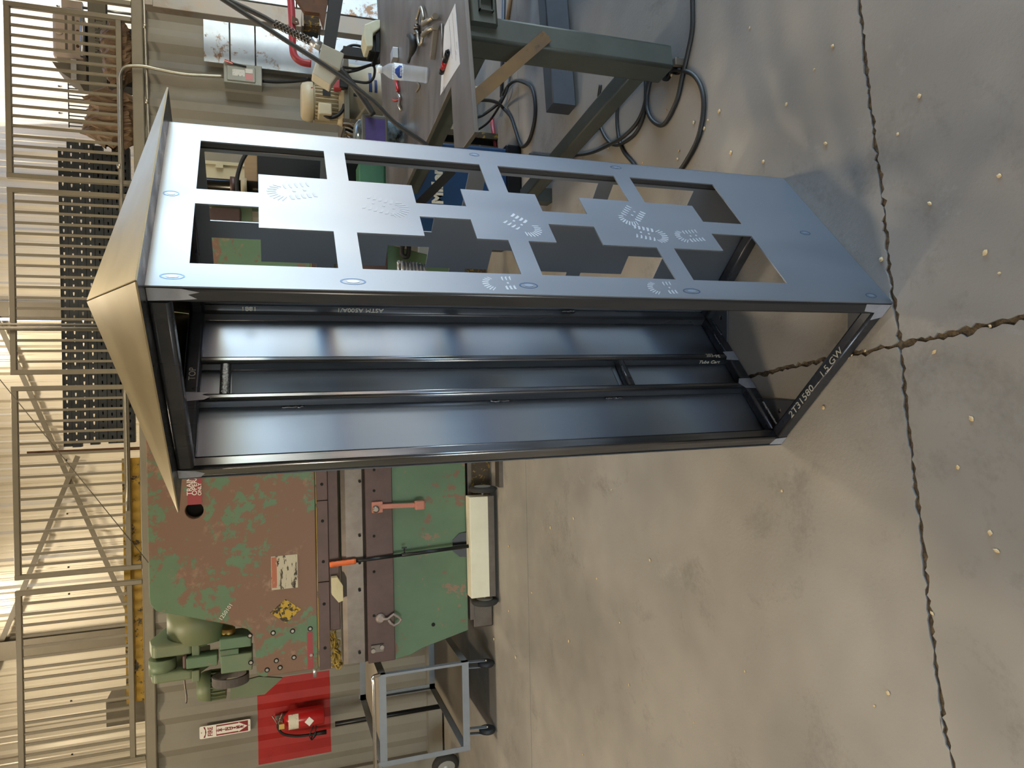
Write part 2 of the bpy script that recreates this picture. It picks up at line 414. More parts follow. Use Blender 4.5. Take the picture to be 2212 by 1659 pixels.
cab = thing('sheet_metal_cabinet', 'tall open steel cabinet frame with geometric cutouts and a shallow pyramid roof', 'cabinet', cp(Wd/2, Wd/2, 0))
def rrbar(name, a0, a1, w=T, h=T, m_=tubem, up=(0, 0, 1), lab=None, par=None):
    mb = MB(); mb.bar(a0, a1, w, h, up, r=.008, n=4); return part(name, mb, m_, par or cab, lab)
t2 = T/2; e = .0035
for a, b in ((t2, t2+e), (Wd-t2-e, t2+e), (t2, Wd-t2-e), (Wd-t2-e, Wd-t2-e)):
    rrbar('corner_post', cp(a, b, 0), cp(a, b, H), up=CB, m_=stiffm if a < .1 < b else tubem)
for z in (t2, H-t2):
    rrbar('rail', cp(t2, T+e, z), cp(t2, Wd-T-e, z)); rrbar('rail', cp(Wd-t2-e, T, z), cp(Wd-t2-e, Wd-T, z))
    rrbar('rail', cp(T, t2+e, z), cp(Wd-T, t2+e, z)); rrbar('rail', cp(T, Wd-t2-e, z), cp(Wd-T, Wd-t2-e, z))
# cutout pattern, one column left and one right of the centre line
zc = (1.688, 1.563, 1.412, 1.363, 1.214, 1.092, 1.017, .967, .895, .772, .624, .575, .427, .299)
def pattern(c):
    i, k, o = .027, .102, .228
    out = []
    for s in (-1, 1):
        I, K, O = c+s*i, c+s*k, c+s*o
        out.append([(O, zc[0]), (I, zc[0]), (I, zc[1]), (K, zc[1]), (K, zc[2]), (O, zc[2])])
        out.append([(O, zc[3]), (K, zc[3]), (K, zc[4]), (I, zc[4]), (I, zc[5]), (K, zc[5]), (K, zc[6]), (O, zc[6])])
        out.append([(O, zc[7]), (K, zc[7]), (K, zc[8]), (I, zc[8]), (I, zc[9]), (K, zc[9]), (K, zc[10]), (O, zc[10])])
        out.append([(O, zc[11]), (K, zc[11]), (K, zc[12]), (I, zc[12]), (I, zc[13]), (O, zc[13])])
    return out
full = [(0, .001), (Wd, .001), (Wd, H), (0, H)]
mb = MB(); mb.plate([full]+pattern(.2965), cp(0, 0, 0), CA, ZU, .0032); mb.v = [p + CB*.0032 for p in mb.v]
pa = part('cutout_panel', mb, sheet, cab, label='front steel panel with stepped rectangular cutouts')
mb = MB(); mb.plate([full]+pattern(.2965), cp(Wd, 0, 0), CB, ZU, .0032); mb.v = [p - CA*.0032 for p in mb.v]
part('cutout_panel', mb, sheet_in, cab, label='far steel panel with the same stepped cutouts')
slot = [(.2435, .48), (.3515, .48), (.3515, 1.645), (.2435, 1.645)]
mb = MB(); mb.plate([full, slot], cp(0, Wd, 0), CA, ZU, .0032); part('back_panel', mb, sheet_in, cab, label='plain inner panel with a long central slot')
mb = MB(); mb.plate([[(.235, .44), (.36, .44), (.36, 1.67), (.235, 1.67)]], cp(0, Wd+.0035, 0), CA, ZU, .003); part('slot_cover', mb, platem, cab, label='slate grey plate closing the slot')
for a in (.2295, .3655): rrbar('stiffener', cp(a, Wd-t2-e, T), cp(a, Wd-t2-e, H-T), .0254, T, up=CB, m_=stiffm)
for z in (1.66, .456): rrbar('spacer', cp(.2422, Wd-t2-e, z), cp(.3528, Wd-t2-e, z), .030, .026, m_=weldm if z > 1 else tubem)
# pyramid roof
ov, ze, za = .056, 1.7590, 1.938
er = [cp(-ov, -ov, ze), cp(Wd+ov, -ov, ze), cp(Wd+ov, Wd+ov, ze), cp(-ov, Wd+ov, ze)]; ap = cp(Wd/2, Wd/2, za)
gapv = .0012
for k in range(4):
    p, q = er[k], er[(k+1) % 4]; mb = MB(); nn = (q-p).cross(ap-p).normalized()*.003; lo = ZU*0.0
    d1 = (q-p).normalized()*gapv*1.2
    tri = [p+d1, q-d1, ap-(ap-(p+q)/2).normalized()*gapv*1.5]
    mb._a([x for x in tri]+[x+nn for x in tri], [(2, 1, 0), (3, 4, 5), (0, 1, 4, 3), (1, 2, 5, 4), (2, 0, 3, 5)])
    part('roof_panel', mb, roofm, cab)
mb = MB(); mb.plate([[(-ov, -ov), (Wd+ov, -ov), (Wd+ov, Wd+ov), (-ov, Wd+ov)], [(.05, .05), (Wd-.05, .05), (Wd-.05, Wd-.05), (.05, Wd-.05)]], cp(0, 0, H), CA, CB, .0012); part('eave_plate', mb, tubem, cab)
# foot gussets with a bolt hole
for sa, sb in ((0, 0), (1, 0), (0, 1), (1, 1)):
    def lc(u, v_): return (u if not sa else Wd-u, v_ if not sb else Wd-v_)
    hole = [lc(.078+.008*math.cos(t), .078+.008*math.sin(t)) for t in [2*PI*i/10 for i in range(10)]]
    mb = MB(); mb.plate([[lc(.036, .036), lc(.17, .036), lc(.036, .17)], hole], cp(0, 0, .002), CA, CB, .006); part('foot_gusset', mb, gussm, cab)
def bead(p, q, r=.004, lab=None, m_=None):
    p, q = Vector(p), Vector(q); n = max(3, int((q-p).length/.004)); mb = MB()
    mb.tube([p+(q-p)*(i/n) + V(random.gauss(0, .0006), random.gauss(0, .0006), random.gauss(0, .0006)) for i in range(n+1)], [r*(.75+.35*(i % 2)) for i in range(n+1)], 6)
    return part('weld_bead', mb, m_ or weldm, cab, lab)
bead(cp(.05, Wd-T-.004, .012), cp(.15, Wd-T-.004, .012), .005, 'shiny fresh weld bead on the foot', weldnew)
bead(cp(.47, Wd-T-.004, .012), cp(.55, Wd-T-.004, .012), .004)
for z in (1.52, .93, .55): bead(cp(.2155, Wd-.006, z), cp(.2155, Wd-.006, z-.06), .003)
for z in (1.28, .86, .2): bead(cp(.3795, Wd-.006, z), cp(.3795, Wd-.006, z-.05), .003)
for z in (1.45, 1.07, .83, .52): bead(cp(T+.003, .009, z), cp(T+.003, .009, z-.03), .003)
bead(cp(Wd-.02, Wd-T-.008, .6), cp(Wd-.02, Wd-T-.008, .55), .003); bead(cp(.47, Wd-T-.006, .044), cp(.42, Wd-T-.006, .044), .004)
# ground bright corners
def patch(name, pts, o, ex, ey, m_, lab=None, t=.0004):
    mb = MB(); mb.plate([pts], o, ex, ey, t); return part(name, mb, m_, cab, lab)
def onB(pts, m_, nm='ground_patch', a=-.0001): # on the open side
    mb = MB(); mb.plate([[(-b, z) for b, z in pts]], cp(a, 0, 0), -CB, ZU, .0005); return part(nm, mb, m_, cab)
onB([(.005, H-.001), (.036, H-.001), (.034, H-.05), (.030, H-.085), (.020, H-.07), (.014, H-.09), (.006, H-.06)], bright)
onB([(Wd-.036, H-.001), (Wd-.005, H-.001), (Wd-.006, H-.05), (Wd-.02, H-.06), (Wd-.03, H-.04)], bright)
onB([(.006, .002), (.05, .002), (.06, .034), (.034, .038), (.03, .075), (.006, .085)], bright)
onB([(Wd-.006, .002), (Wd-.04, .002), (Wd-.036, .04), (Wd-.008, .05)], bright)
def inner(pts, m_, nm='ground_patch'):   # on the faces of the stiffeners and inner rails
    mb = MB(); mb.plate([pts], cp(0, Wd-T-e-.0002, 0), CA, ZU, .0005); mb.v = [p for p in mb.v]; return part(nm, mb, m_, cab)
inner([(.214, H-.005), (.246, H-.005), (.242, H-.06), (.235, H-.045), (.227, H-.065), (.218, H-.05)], bright)
inner([(.21, .004), (.256, .004), (.255, .05), (.235, .062), (.213, .045)], bright)
inner([(.342, .004), (.386, .004), (.383, .05), (.36, .045), (.345, .055)], bright)
# heat marks of the plug welds on the front panel
def mark(a, z, ra, rz, core=True):
    for r_, m_, d, nm in ((1, heat, .00005, 'heat_mark'), (.72, heat2, .00035, 'heat_core')):
        pts = [(a+ra*r_*math.cos(t), z+rz*r_*math.sin(t)) for t in [2*PI*i/18 for i in range(18)]]
        loops = [pts]
        if r_ == 1: loops.append([(a+ra*.8*math.cos(t), z+rz*.85*math.sin(t)) for t in [2*PI*i/18 for i in range(18)]])
        else: loops = [[(a+ra*.45*math.cos(t), z+rz*.5*math.sin(t)) for t in [2*PI*i/12 for i in range(12)]]]
        mb = MB(); mb.plate(loops, cp(0, -d, 0), CA, ZU, .0003); o_ = part(nm, mb, m_, cab)
for a, z, ra, rz in ((.028, 1.715, .009, .022), (.30, 1.735, .010, .016), (.027, 1.386, .010, .026), (.030, 1.01, .010, .022), (.026, .60, .010, .024), (.572, 1.02, .008, .014), (.572, .60, .008, .018), (.30, .10, .010, .018), (.028, .055, .010, .018)):
    mark(a, z, ra, rz)
# dusty boot prints
def print_(ca, cz, ang, m_, n=5, sc=1.0, lab='dusty boot sole print'):
    mb = MB(); rp = random.Random(int(ca*1000)); c, s_ = math.cos(ang), math.sin(ang)
    def put(pts):
        mb.plate([[(ca+(x*c-y*s_)*sc, cz+(x*s_+y*c)*sc) for x, y in pts]], cp(0, -.0001, 0), CA, ZU, .0003)
    for i in range(n):
        for sd in (-1, 1):
            y = i*.013-.02; x = sd*.022; w = .010
            put([(x-w, y-.002+sd*.002), (x+w, y-.003), (x+w*.7, y+.003), (x, y+.0035), (x-w*.8, y+.003)])
        if i % 2: put([(-.004, i*.012-.02), (.004, i*.012-.02), (.003, i*.012-.014), (-.003, i*.012-.014)])
    for k in range(9):
        t = PI*(.1+.8*k/8); x, y = .03*math.cos(t), .03+.03*math.sin(t)
        put([(x*.7, y*.8+.01), (x*.7+.004, y*.8+.01), (x*1.1+.003, y*1.1+.012), (x*1.1-.002, y*1.1+.012)])
    part('boot_print', mb, m_, cab, lab)
print_(.345, 1.47, .3, smudge2, lab='dusty boot sole print at the top of the panel'); print_(.31, 1.31, 2.8, smudge2, 6, lab='dusty boot sole print below the top one'); print_(.27, .98, 2.4, smudge, 4, .9, lab='smeared boot print at the panel middle')
print_(.345, .63, .9, smudge, 5, .9, lab='pale boot print near the right lower cutout'); print_(.255, .64, 2.9, smudge, 5, .9, lab='pale boot print left of the lower cutouts'); print_(.255, .485, .2, smudge, 5, .8, lab='pale boot print on the lowest step'); print_(.036, 1.06, .1, smudge, 3, .7, lab='small print on the panel edge'); print_(.036, .66, .1, smudge, 3, .7, lab='small print low on the panel edge')
# hand writing on the tubes
text('writing', '2T31580', .030, cp(-.0006+.012, .40, T+.0006), -CB, CA, chalk, cab, sx=1.25)
text('writing', '1.5 GW', .028, cp(.012, .235, T+.0006), -CB, CA, chalk, cab, sx=1.2)
text('writing', 'TOP', .024, cp(.31, Wd-T-e-.0008, H-t2), CA, ZU, chalk, cab)
text('writing', 'B17017', .022, cp(T+.0005, Wd-t2, 1.64), ZU, CB, chalk, cab)
text('writing', 'ASTM A500A/1', .022, cp(Wd-T-e-.0008, Wd-T*1.5, 1.28), ZU, CB, chalk, cab)
text('writing', '1881', .022, cp(Wd-T-e-.0008, Wd-T*1.5, 1.6), ZU, CB, chalk, cab)
text('writing', 'Tube Cart', .02, cp(.3528-.0008, Wd-T*.6, .11), -ZU, -CB, chalk, cab)
text('writing', '203-pg', .02, cp(.3655, Wd-T-e-.0008, .1), -ZU, CA, chalk, cab)
# ---------------------------------------------------------------- back wall framing and the store on top of the container
def vpost(name, mb, m_, par=None): return struct(name, mb, m_, par)
def column(x, m_=girt_mat, w=.16):
    mb = MB(); y0 = WY-.24
    mb.box((x-w/2, y0, 0), (x+w/2, y0+.012, 5.55)); mb.box((x-w/2, y0+.17, 0), (x+w/2, y0+.182, 5.55)); mb.box((x-.006, y0+.012, 0), (x+.006, y0+.17, 5.55)); return mb
struct('trim_1', column(P(60, 668, WY-.24).x), girt_mat)
struct('trim_2', column(P(100, 1396, WY-.24).x, w=.2), girt_mat)
def brace(name, p, q, w, Yd, m_):
    a, b = P(p[0], p[1], Yd), P(q[0], q[1], Yd); mb = MB(); mb.bar(a, b, .012, w, up=(b-a).cross(V(0, 1, 0))); return struct(name, mb, m_)
brace('trim_3', (-20, 660), (300, 1372), .05, WY-.10, girt_mat)
brace('trim_4', (168, 985), (-40, 1490), .05, WY-.13, girt_mat)
for i, zz in enumerate((3.05, 4.15)):
    mb = MB(); mb.box((-6.4, WY-.058, zz-.09), (6.4, WY-.046, zz+.09)); 
# screws of the sheets
mb = MB()
for k in range(42):
    for zz in (3.75, 4.55):
        x = XG+.02-6.405+.305*k+.20; mb.lathe((x, WY-.008, zz), (0, -1, 0), [(0, .011), (.006, .010), (.007, .001)], 8)
o = part('sheet_screws', mb, mat('screw_dark', '#3c3a36', .5, .5), wall_back, kind='stuff')

RY = CY+.01
bar_paint = mat('guard_paint', '#7f7867', .45, var=(5, '#6c6657', .4))
ztop = P(16, 400, RY).z; zbot = P(257, 100, RY).z
def guard(x0, x1, label, n=16, legs=(1, 1)):
    t = thing('guard_panel', label, 'railing', ((x0+x1)/2, RY, CZ), 'guard panels along the container top')
    b = .042
    for x, lg in ((x0, legs[0]), (x1, legs[1])):
        mb = MB(); mb.bar((x, RY, CZ+.002 if lg else zbot-.02), (x, RY, ztop), b, b, up=(0, 1, 0), r=.004); part('stile', mb, bar_paint, t)
    for z, nm in ((ztop-.021, 'top_rail'), (zbot, 'bottom_rail')):
        mb = MB(); mb.bar((x0+.02, RY, z), (x1-.02, RY, z), b, b, r=.004); part(nm, mb, bar_paint, t)
    st = (x1-x0)/(n+1); mb = MB(); x = x0+st; mb.bar((x, RY, zbot), (x, RY, ztop-.03), .02, .02, up=(0, 1, 0)); b0 = part('bar', mb, bar_paint, t)
    for k in range(1, n): share(b0, 'bar', t, (st*k, 0, 0))
    return t
def gx(*q): return sum(P(x, y, RY).x for x, y in q)/len(q)
guard(gx((300, 12)), gx((300, 12))+1.42, 'guard panel at the far right end of the container top')
guard(gx((15, 383), (281, 393)), gx((10, 14), (295, 40)), 'guard panel in front of the beige engine cover and brown tarp')
guard(gx((18, 806), (240, 801)), gx((13, 410), (250, 424)), 'guard panel directly behind the cabinet roof peak')
guard(gx((22, 1250), (310, 1222)), gx((18, 842), (266, 834)), 'guard panel crossed by the diagonal wire')
guard(gx((25, 1284), (318, 1254))-1.5, gx((25, 1284), (318, 1254)), 'guard panel at the left end above the yellow beam end')
emt = mat('galvanised_conduit', '#b9b4a6', .35, .85, var=(20, '#9d988b', .5))
# conduits
def conduit(name, pts, r, label, n=6, clamps=()):
    q = spline(pts, n) if n else [Vector(p) for p in pts]
    t = thing(name, label, 'conduit', V(q[0].x, q[0].y, q[0].z)); mb = MB(); mb.tube(q, r, 10); part('pipe', mb, emt, t)
    for c in clamps:
        mb = MB(); c = Vector(c); mb.cyl(c-V(.02, 0, 0), c+V(.02, 0, 0), r*1.45, 10); part('coupling', mb, emt, t)
    return t
Yc = CY-.03
conduit('conduit', [P(310, -20, Yc), P(313, 60, Yc), P(316, 140, Yc), P(320, 260, Yc), P(324, 360, Yc)], .0125, 'thin galvanised conduit running level just below the container top rail', 4, [P(312.5, 57, Yc), P(317, 220, Yc)])
Yd_ = CY-.06
zb2 = P(260, 300, Yd_).z
conduit('conduit', [V(-1.0, Yd_, zb2), V(.5, Yd_, zb2), V(P(260, 300, Yd_).x, Yd_, zb2), P(258, 190, Yd_), P(258, 165, Yd_), P(264, 150, Yd_), P(278, 142.5, Yd_), P(312, 143.5, Yd_), P(342, 150, Yd_), P(395, 160, Yd_), P(440, 163, Yd_), P(483, 165, Yd_)], .0135, 'galvanised conduit bent down from the guard rails to the switch box', 6, [P(257.5, 360, Yd_)])
Ye = 6.62
for i, yy in enumerate((701, 709)):
    a = P(100, yy, Ye); t = thing('conduit', ('thin', 'thicker')[i] + ' upright galvanised conduit passing behind the roof peak, %s of the pair' % ('right', 'left')[i], 'conduit', V(a.x, Ye, 2.4), 'upright conduit pair')
    mb = MB(); mb.cyl((a.x, Ye, 2.3), (a.x, Ye, 5.55), (.011, .016)[i], 10); part('pipe', mb, emt, t)
    mb = MB(); mb.box((a.x-.014, Ye, ztop-.04), (a.x+.014, Ye+.10, ztop-.02)); part('strap', mb, emt, t)
mb = MB(); mb.tube([P(-10, 808, 6.5), P(150, 1005, 6.55), P(322, 1217, 6.6)], .0035, 6); solo('wire', mb, girt_mat, 'thin dark wire slanting across the guard panels', 'wire')
# things stored on top
rack_paint = mat('rack_charcoal', '#3d4247', .5, .2, var=(8, '#2f3337', .6), worn=('#6a5a4a', 30, .74, .04))
Yr = 7.12
xr0, xr1 = P(220, 962, Yr).x, P(220, 318, Yr).x
zr = [P(x, 640, Yr).z for x in (140.5, 159.5, 178.5, 198, 217.5, 237, 256.5, 276)]
hz = (zr[0]-zr[-1])/7
labs = ('topmost', 'second from top', 'third from top', 'fourth from top', 'fifth from top', 'sixth from top', 'seventh from top', 'lowest')
for i, zc_ in enumerate(zr):
    d0, d1 = random.uniform(-.03, .03), random.uniform(-.05, .06); X0, X1 = xr0+d0, xr1+d1; L = X1-X0; n = int(L/.068)
    t = thing('rack_upright', 'charcoal slotted pallet rack upright lying on the container, %s of the stack' % labs[i], 'rack upright', V((X0+X1)/2, Yr, zc_-hz/2), 'stacked rack uprights')
    holes = []
    for k in range(n):
        c = .04+k*.068
        holes.append([(c, -.003), (c+.014, -.0065), (c+.030, -.0065), (c+.030, .0065), (c+.014, .0065), (c, .003)])
    h2 = hz*.455
    mb = MB(); mb.plate([[(0, -h2), (L, -h2), (L, h2), (0, h2)]]+holes, V(X0, Yr+.004, zc_), V(1, 0, 0), V(0, 0, 1), .004); part('slotted_face', mb, rack_paint, t)
    mb = MB()
    for s_ in (-1, 1): mb.box((X0, Yr+.002, zc_+s_*h2-.002), (X1, Yr+.07, zc_+s_*h2+.002))
    part('flanges', mb, rack_paint, t)
    if i > 3: mb = MB(); mb.box((X0, Yr+.06, zc_-h2+.003), (X1, Yr+.064, zc_+h2-.003)); part('back_face', mb, rack_paint, t)
for k, f_ in enumerate((.12, .5, .88)):
    x = xr0+(xr1-xr0)*f_; mb = MB(); mb.box((x-.045, Yr, CZ-.028), (x+.045, Yr+.25, zr[-1]-hz*.46)); solo('timber_bearer', mb, girt_mat, 'timber bearer under the rack uprights, %s one' % ('left', 'middle', 'right')[k], 'timber')
yel = mat('yellow_steel_paint', '#a98726', .5, var=(6, '#8a6f22', .6), worn=('#3b3427', 10, .78, .05, 40, .4))
Yy = 6.95
xa, xb = P(285, 1520, Yy).x, P(285, 990, Yy).x; z1 = P(268, 1250, Yy).z; zl = CZ-.02
t = thing('yellow_beam', 'yellow chipped steel channel beam lying along the container top', 'beam', V((xa+xb)/2, Yy, zl))
mb = MB(); mb.box((xa, Yy, z1-.05), (xb, Yy+.02, z1)); part('upper_flange', mb, yel, t)
mb = MB(); mb.box((xa, Yy+.03, zl), (xb, Yy+.05, z1-.02)); part('web', mb, yel, t)
mb = MB(); mb.box((xa, Yy-.04, zl), (xb, Yy, zl+.05)); part('lower_flange', mb, yel, t)
a, b = P(230, 1571, 7.2), P(316, 1502, 7.2); mb = MB(); mb.box((a.x, 7.2, zl), (b.x, 7.5, a.z))
mb.box((a.x+.02, 7.19, zl+.02), (b.x-.02, 7.2, a.z-.02)); solo('storage_box', mb, girt_mat, 'brown grey plate box standing at the yellow beam end', 'box')
rust = mat('rusty_brown_steel', '#5b4335', .75, .3, var=(12, '#6f4a33', .7), worn=('#3b2f2a', 20, .6, .1))
a, b = P(58, 979, 6.95), P(296, 966, 6.95); mb = MB(); mb.box((a.x-.014, 6.95, zl), (a.x+.014, 6.956, a.z)); mb.box((a.x-.014, 6.956, zl), (a.x-.008, 6.98, a.z)); solo('angle_iron', mb, rust, 'rusty angle iron standing upright at the rack upright ends', 'angle iron')
# beige engine cover, grey scoop, grate, name board, tarp
beige = mat('beige_plastic', '#cbbcae', .5, var=(5, '#b8aa9c', .4)); alu = mat('aluminium', '#c9ccd0', .35, .9); blk = mat('black_plastic', '#1c1c1d', .5)
greyp = mat('grey_moulding', '#6f695e', .55)
Yt = 7.30
a, b = P(113, 122, Yt), P(180, 30, Yt)
t = thing('engine_cover', 'beige moulded engine cover with a round knob on the container top', 'machine cover', V((a.x+b.x)/2, Yt, CZ))
mb = MB(); mb.box((a.x, Yt, b.z), (b.x, Yt+.4, a.z)); part('shell', mb, beige, t, bevel=.03)
for xx in (143, 159): q = P(xx, 70, Yt); mb = MB(); mb.box((a.x+.06, Yt-.004, q.z-.010), (b.x-.03, Yt, q.z+.010)); part('groove', mb, greyp, t)
q = P(129, 69, Yt); mb = MB(); mb.lathe(q, (0, -1, 0), [(0, .028), (.014, .026), (.016, .02)], 16); part('knob', mb, beige, t)
q = P(178, 75, Yt-.02); mb = MB(); mb.cyl((a.x+.02, Yt-.02, q.z), (b.x-.02, Yt-.02, q.z), .022, 12); part('handle_bar', mb, alu, t)
for yy in (48, 68, 100): q = P(168, yy, Yt); mb = MB(); mb.lathe(q+V(0, -.001, 0), (0, -1, 0), [(0, .014), (.008, .012)], 10); part('catch', mb, rust, t)
mb = MB(); mb.box((a.x+.05, Yt+.05, CZ), (b.x-.05, Yt+.35, b.z)); part('engine_block', mb, blk, t, bevel=.02)
a, b = P(113, 170, 7.3), P(153, 128, 7.3)
t = thing('feed_scoop', 'dark grey rounded scoop with an aluminium band beside the engine cover', 'scoop', V((a.x+b.x)/2, 7.3, CZ))
zt, zm = a.z, b.z-.12; xm0, xm1 = a.x-.02, b.x-.04
pr = [(xm1, zt), (xm1, zm)] + [(xm0+.05, zm)] + [(xm0+(xm1-xm0)*k, zt-(zt-zm)*(1-k)**1.6*.8) for k in (.0, .2, .4, .6)]
mb = MB(); mb.plate([[(p_[0], p_[1]) for p_ in pr]], V(0, 7.55, 0), V(1, 0, 0), V(0, 0, 1), .25); part('body', mb, greyp, t)
q0, q1 = P(153, 128, 7.28), P(166, 172, 7.28); mb = MB(); mb.box((q1.x, 7.27, q1.z), (q0.x, 7.29, q0.z)); part('band', mb, alu, t)
mb = MB(); mb.box((xm0+.03, 7.33, CZ), (xm1, 7.5, zm)); part('stand', mb, blk, t)
a, b = P(148, 275, 7.65), P(198, 170, 7.65)
t = thing('steel_grate', 'black steel bar grate standing upright on the container top', 'grate', V((a.x+b.x)/2, 7.65, CZ))
mb = MB(); mb.box((a.x, 7.65, a.z-.008), (b.x, 7.658, a.z)); mb.box((a.x, 7.65, CZ), (b.x, 7.658, CZ+.014)); part('frame', mb, blk, t)
for k in range(15):
    x = a.x+(b.x-a.x)*(k+.5)/15; mb = MB(); mb.box((x-.0035, 7.646, CZ), (x+.0035, 7.658, a.z)); part('bar', mb, blk, t)
for f_ in (.3, .6): z = CZ+(a.z-CZ)*f_; mb = MB(); mb.box((a.x, 7.659, z-.004), (b.x, 7.664, z+.004)); part('cross_bar', mb, blk, t)
board = mat('name_board_grey', '#787568', .5)
Yb = 7.14
a, b = P(192, 175, Yb), P(231, 15, Yb)
t = thing('name_board', 'long grey board with upside down black lettering behind the guard panel', 'sign', V((a.x+b.x)/2, Yb, CZ))
mb = MB(); mb.box((a.x-.3, Yb, b.z), (b.x+.3, Yb+.03, a.z)); part('panel', mb, board, t, bevel=.004)
zz = P(213, 80, Yb).z
text('lettering', 'ALL THINGS METAL', .095, V((P(213, 36, Yb).x+P(213, 114, Yb).x)/2, Yb-.001, zz), V(-1, 0, 0), V(0, 0, -1), blk, t, sx=.42)
mb = MB(); mb.box((a.x-.3, Yb-.004, zz-.07), (b.x+.3, Yb, zz-.06)); part('line', mb, blk, t)
tarp = mat('brown_wrapping', '#8b735a', .7, var=(4, '#6f5a45', .7))
rt = random.Random(11)
def lump(xa, xb, yc, zc_, ry, rz, nx=44, nn=18, amp=.22):
    rows = []; ph = [rt.uniform(0, 6) for _ in range(6)]
    for i in range(nx):
        f = i/(nx-1); x = xa+(xb-xa)*f; e_ = min(1, .35+3*min(f, 1-f)); row = []
        for j in range(nn):
            th = 2*PI*j/nn
            k = 1+amp*(math.sin(3*th+ph[0]+f*9)+.7*math.sin(7*th+ph[1]+f*21)*.6+.5*math.sin(11*th-f*33+ph[2]))*.5+rt.uniform(-.06, .06)
            row.append((x+.02*math.sin(th*4+ph[3]), yc+ry*k*e_*math.cos(th), max(zc_+rz*k*e_*math.sin(th), CZ)))
        rows.append(row)
    mb = MB(); mb.grid(rows, False, True); return mb
a, b = P(255, 250, 6.95), P(235, 55, 6.95)
mb = lump(P(255, 190, 6.95).x, P(250, 45, 6.95).x, 6.92, P(255, 100, 6.95).z, .10, .12); solo('wrapping_bundle', mb, tarp, 'pleated brown wrapping bundle under the name board', 'bundle')
mb = lump(P(255, 320, 6.95).x, P(250, 195, 6.95).x, 6.95, P(245, 240, 6.95).z, .13, .21, amp=.28); solo('wrapping_bundle', mb, tarp, 'larger crumpled brown wrapping heap beside the stacked rack uprights', 'bundle')
a, b = P(132, 17, 7.3), P(178, 3, 7.3)
t = thing('flood_light', 'small white flood light above the guard panel at the top right', 'lamp', V((a.x+b.x)/2, 7.3, b.z))
mb = MB(); mb.box((a.x, 7.3, b.z), (b.x, 7.36, a.z)); part('housing', mb, alu, t, bevel=.008)
mb = MB(); mb.box((a.x+.01, 7.296, b.z+.01), (b.x-.01, 7.3, a.z-.01)); part('glass', mb, beige, t)
mb = MB(); mb.cyl(((a.x+b.x)/2, 7.33, b.z), ((a.x+b.x)/2, 7.33, CZ), .012, 8); part('post', mb, alu, t)
# ---------------------------------------------------------------- press brake
def pb(x0, y0, x1, y1, Y, d, mb=None):       # box whose front face spans picture rows/columns at depth Y
    mb = mb or MB(); xm, ym = (x0+x1)/2, (y0+y1)/2
    return mb.box((P(xm, y1, Y).x, Y, P(x1, ym, Y).z), (P(xm, y0, Y).x, Y+d, P(x0, ym, Y).z))
green = mat('worn_green_paint', '#5b7355', .5, var=(4, '#4f654b', .6), worn=('#785b46', 2.6, .80, .03, 16, .42), worn2=('#866a54', 5, .80, .04, 34, .36), bump=(12, .08, .004))
green_rust = mat('mostly_rusted_green_paint', '#5c7556', .55, var=(4, '#50664b', .6), worn=('#775844', 1.9, .715, .025, 17, .44), worn2=('#8f7058', 4, .78, .12, 26, .38), bump=(12, .08, .004))
green_clean = mat('dusty_green_paint', '#5f7154', .5, var=(3, '#7d7756', .6), worn=('#86654f', 9, .70, .03))
brownm = mat('oiled_brown_steel', '#54403b', .45, .35, var=(7, '#46362f', .6), worn=('#6d5746', 12, .68, .06))
diem = mat('worn_die_steel', '#6b625a', .38, .7, var=(10, '#564d46', .6))
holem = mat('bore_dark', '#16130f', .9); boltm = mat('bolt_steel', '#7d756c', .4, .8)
BY, BX = 5.0, -.2
def M2(x, y): q = P(x, y, BY); return (q.x, q.z)
pbk = thing('press_brake', 'large worn green and rusty press brake in front of the container', 'press brake', V(BX, BY+.4, 0))
half = [M2(*q) for q in ((322, 1290), (326, 1308), (336, 1319), (348, 1323), (400, 1332), (480, 1347), (515, 1354), (535, 1360), (547, 1372), (551, 1400), (555, 1458), (571, 1463), (666, 1447), (688, 1446))]
mir = lambda l: [(2*BX-x, z) for x, z in reversed(l)]
XR = P(505, 511, BY).x                # plain right end of the ram
out = half + [(XR, half[-1][1]), (XR, half[0][1]-.05), (XR-.05, half[0][1])]
hc = M2(420, 1103)
mb = MB(); mb.plate([out, circ(hc[0], hc[1], .055, 20)], V(0, BY+.09, 0), V(1, 0, 0), V(0, 0, 1), .09); ram = part('ram', mb, green_rust, pbk, 'rust-streaked green upper beam', bevel=.006)
mb = MB(); mb.cyl((hc[0], BY+.085, hc[1]), (hc[0], BY+.09, hc[1]), .06, 20); part('bore', mb, holem, ram)
# bolted flange plates at both ends of the ram with cap screws
fl_px = ((540, 1373), (542, 1431), (590, 1367), (597, 1427), (632, 1363), (635, 1420), (670, 1358), (672, 1415), (577, 1447), (605, 1442))
for sx in (1,):
    for q in fl_px:
        x, z = M2(*q); x = x if sx == 1 else 2*BX-x
        mb = MB(); mb.lathe((x, BY-.002, z), (0, 1, 0), [(0, .017), (.002, .017)], 14); part('screw_recess', mb, holem, ram)
        mb = MB(); mb.lathe((x, BY-.006, z), (0, 1, 0), [(0, .010), (.006, .010)], 8); part('cap_screw', mb, boltm, ram)
xl = M2(690, 1446)[0]; xr_ = XR
def strip(name, xa, ya, m_, y0, y1, xlft=None, xrt=None, par=pbk, lab=None, bevel=.004):
    z1, z0 = P(xa, 1200, y0).z, P(ya, 1200, y0).z
    mb = MB(); mb.box((xlft if xlft is not None else xl, y0, z0), (xrt if xrt is not None else xr_, y1, z1)); return part(name, mb, m_, par, lab, bevel)
zr1 = M2(688, 1200)[1]
mb = MB(); mb.box((xl+.02, BY-.004, zr1-.02), (xr_-.02, BY, zr1+.012)); part('yellow_edge_line', mb, yel, pbk)
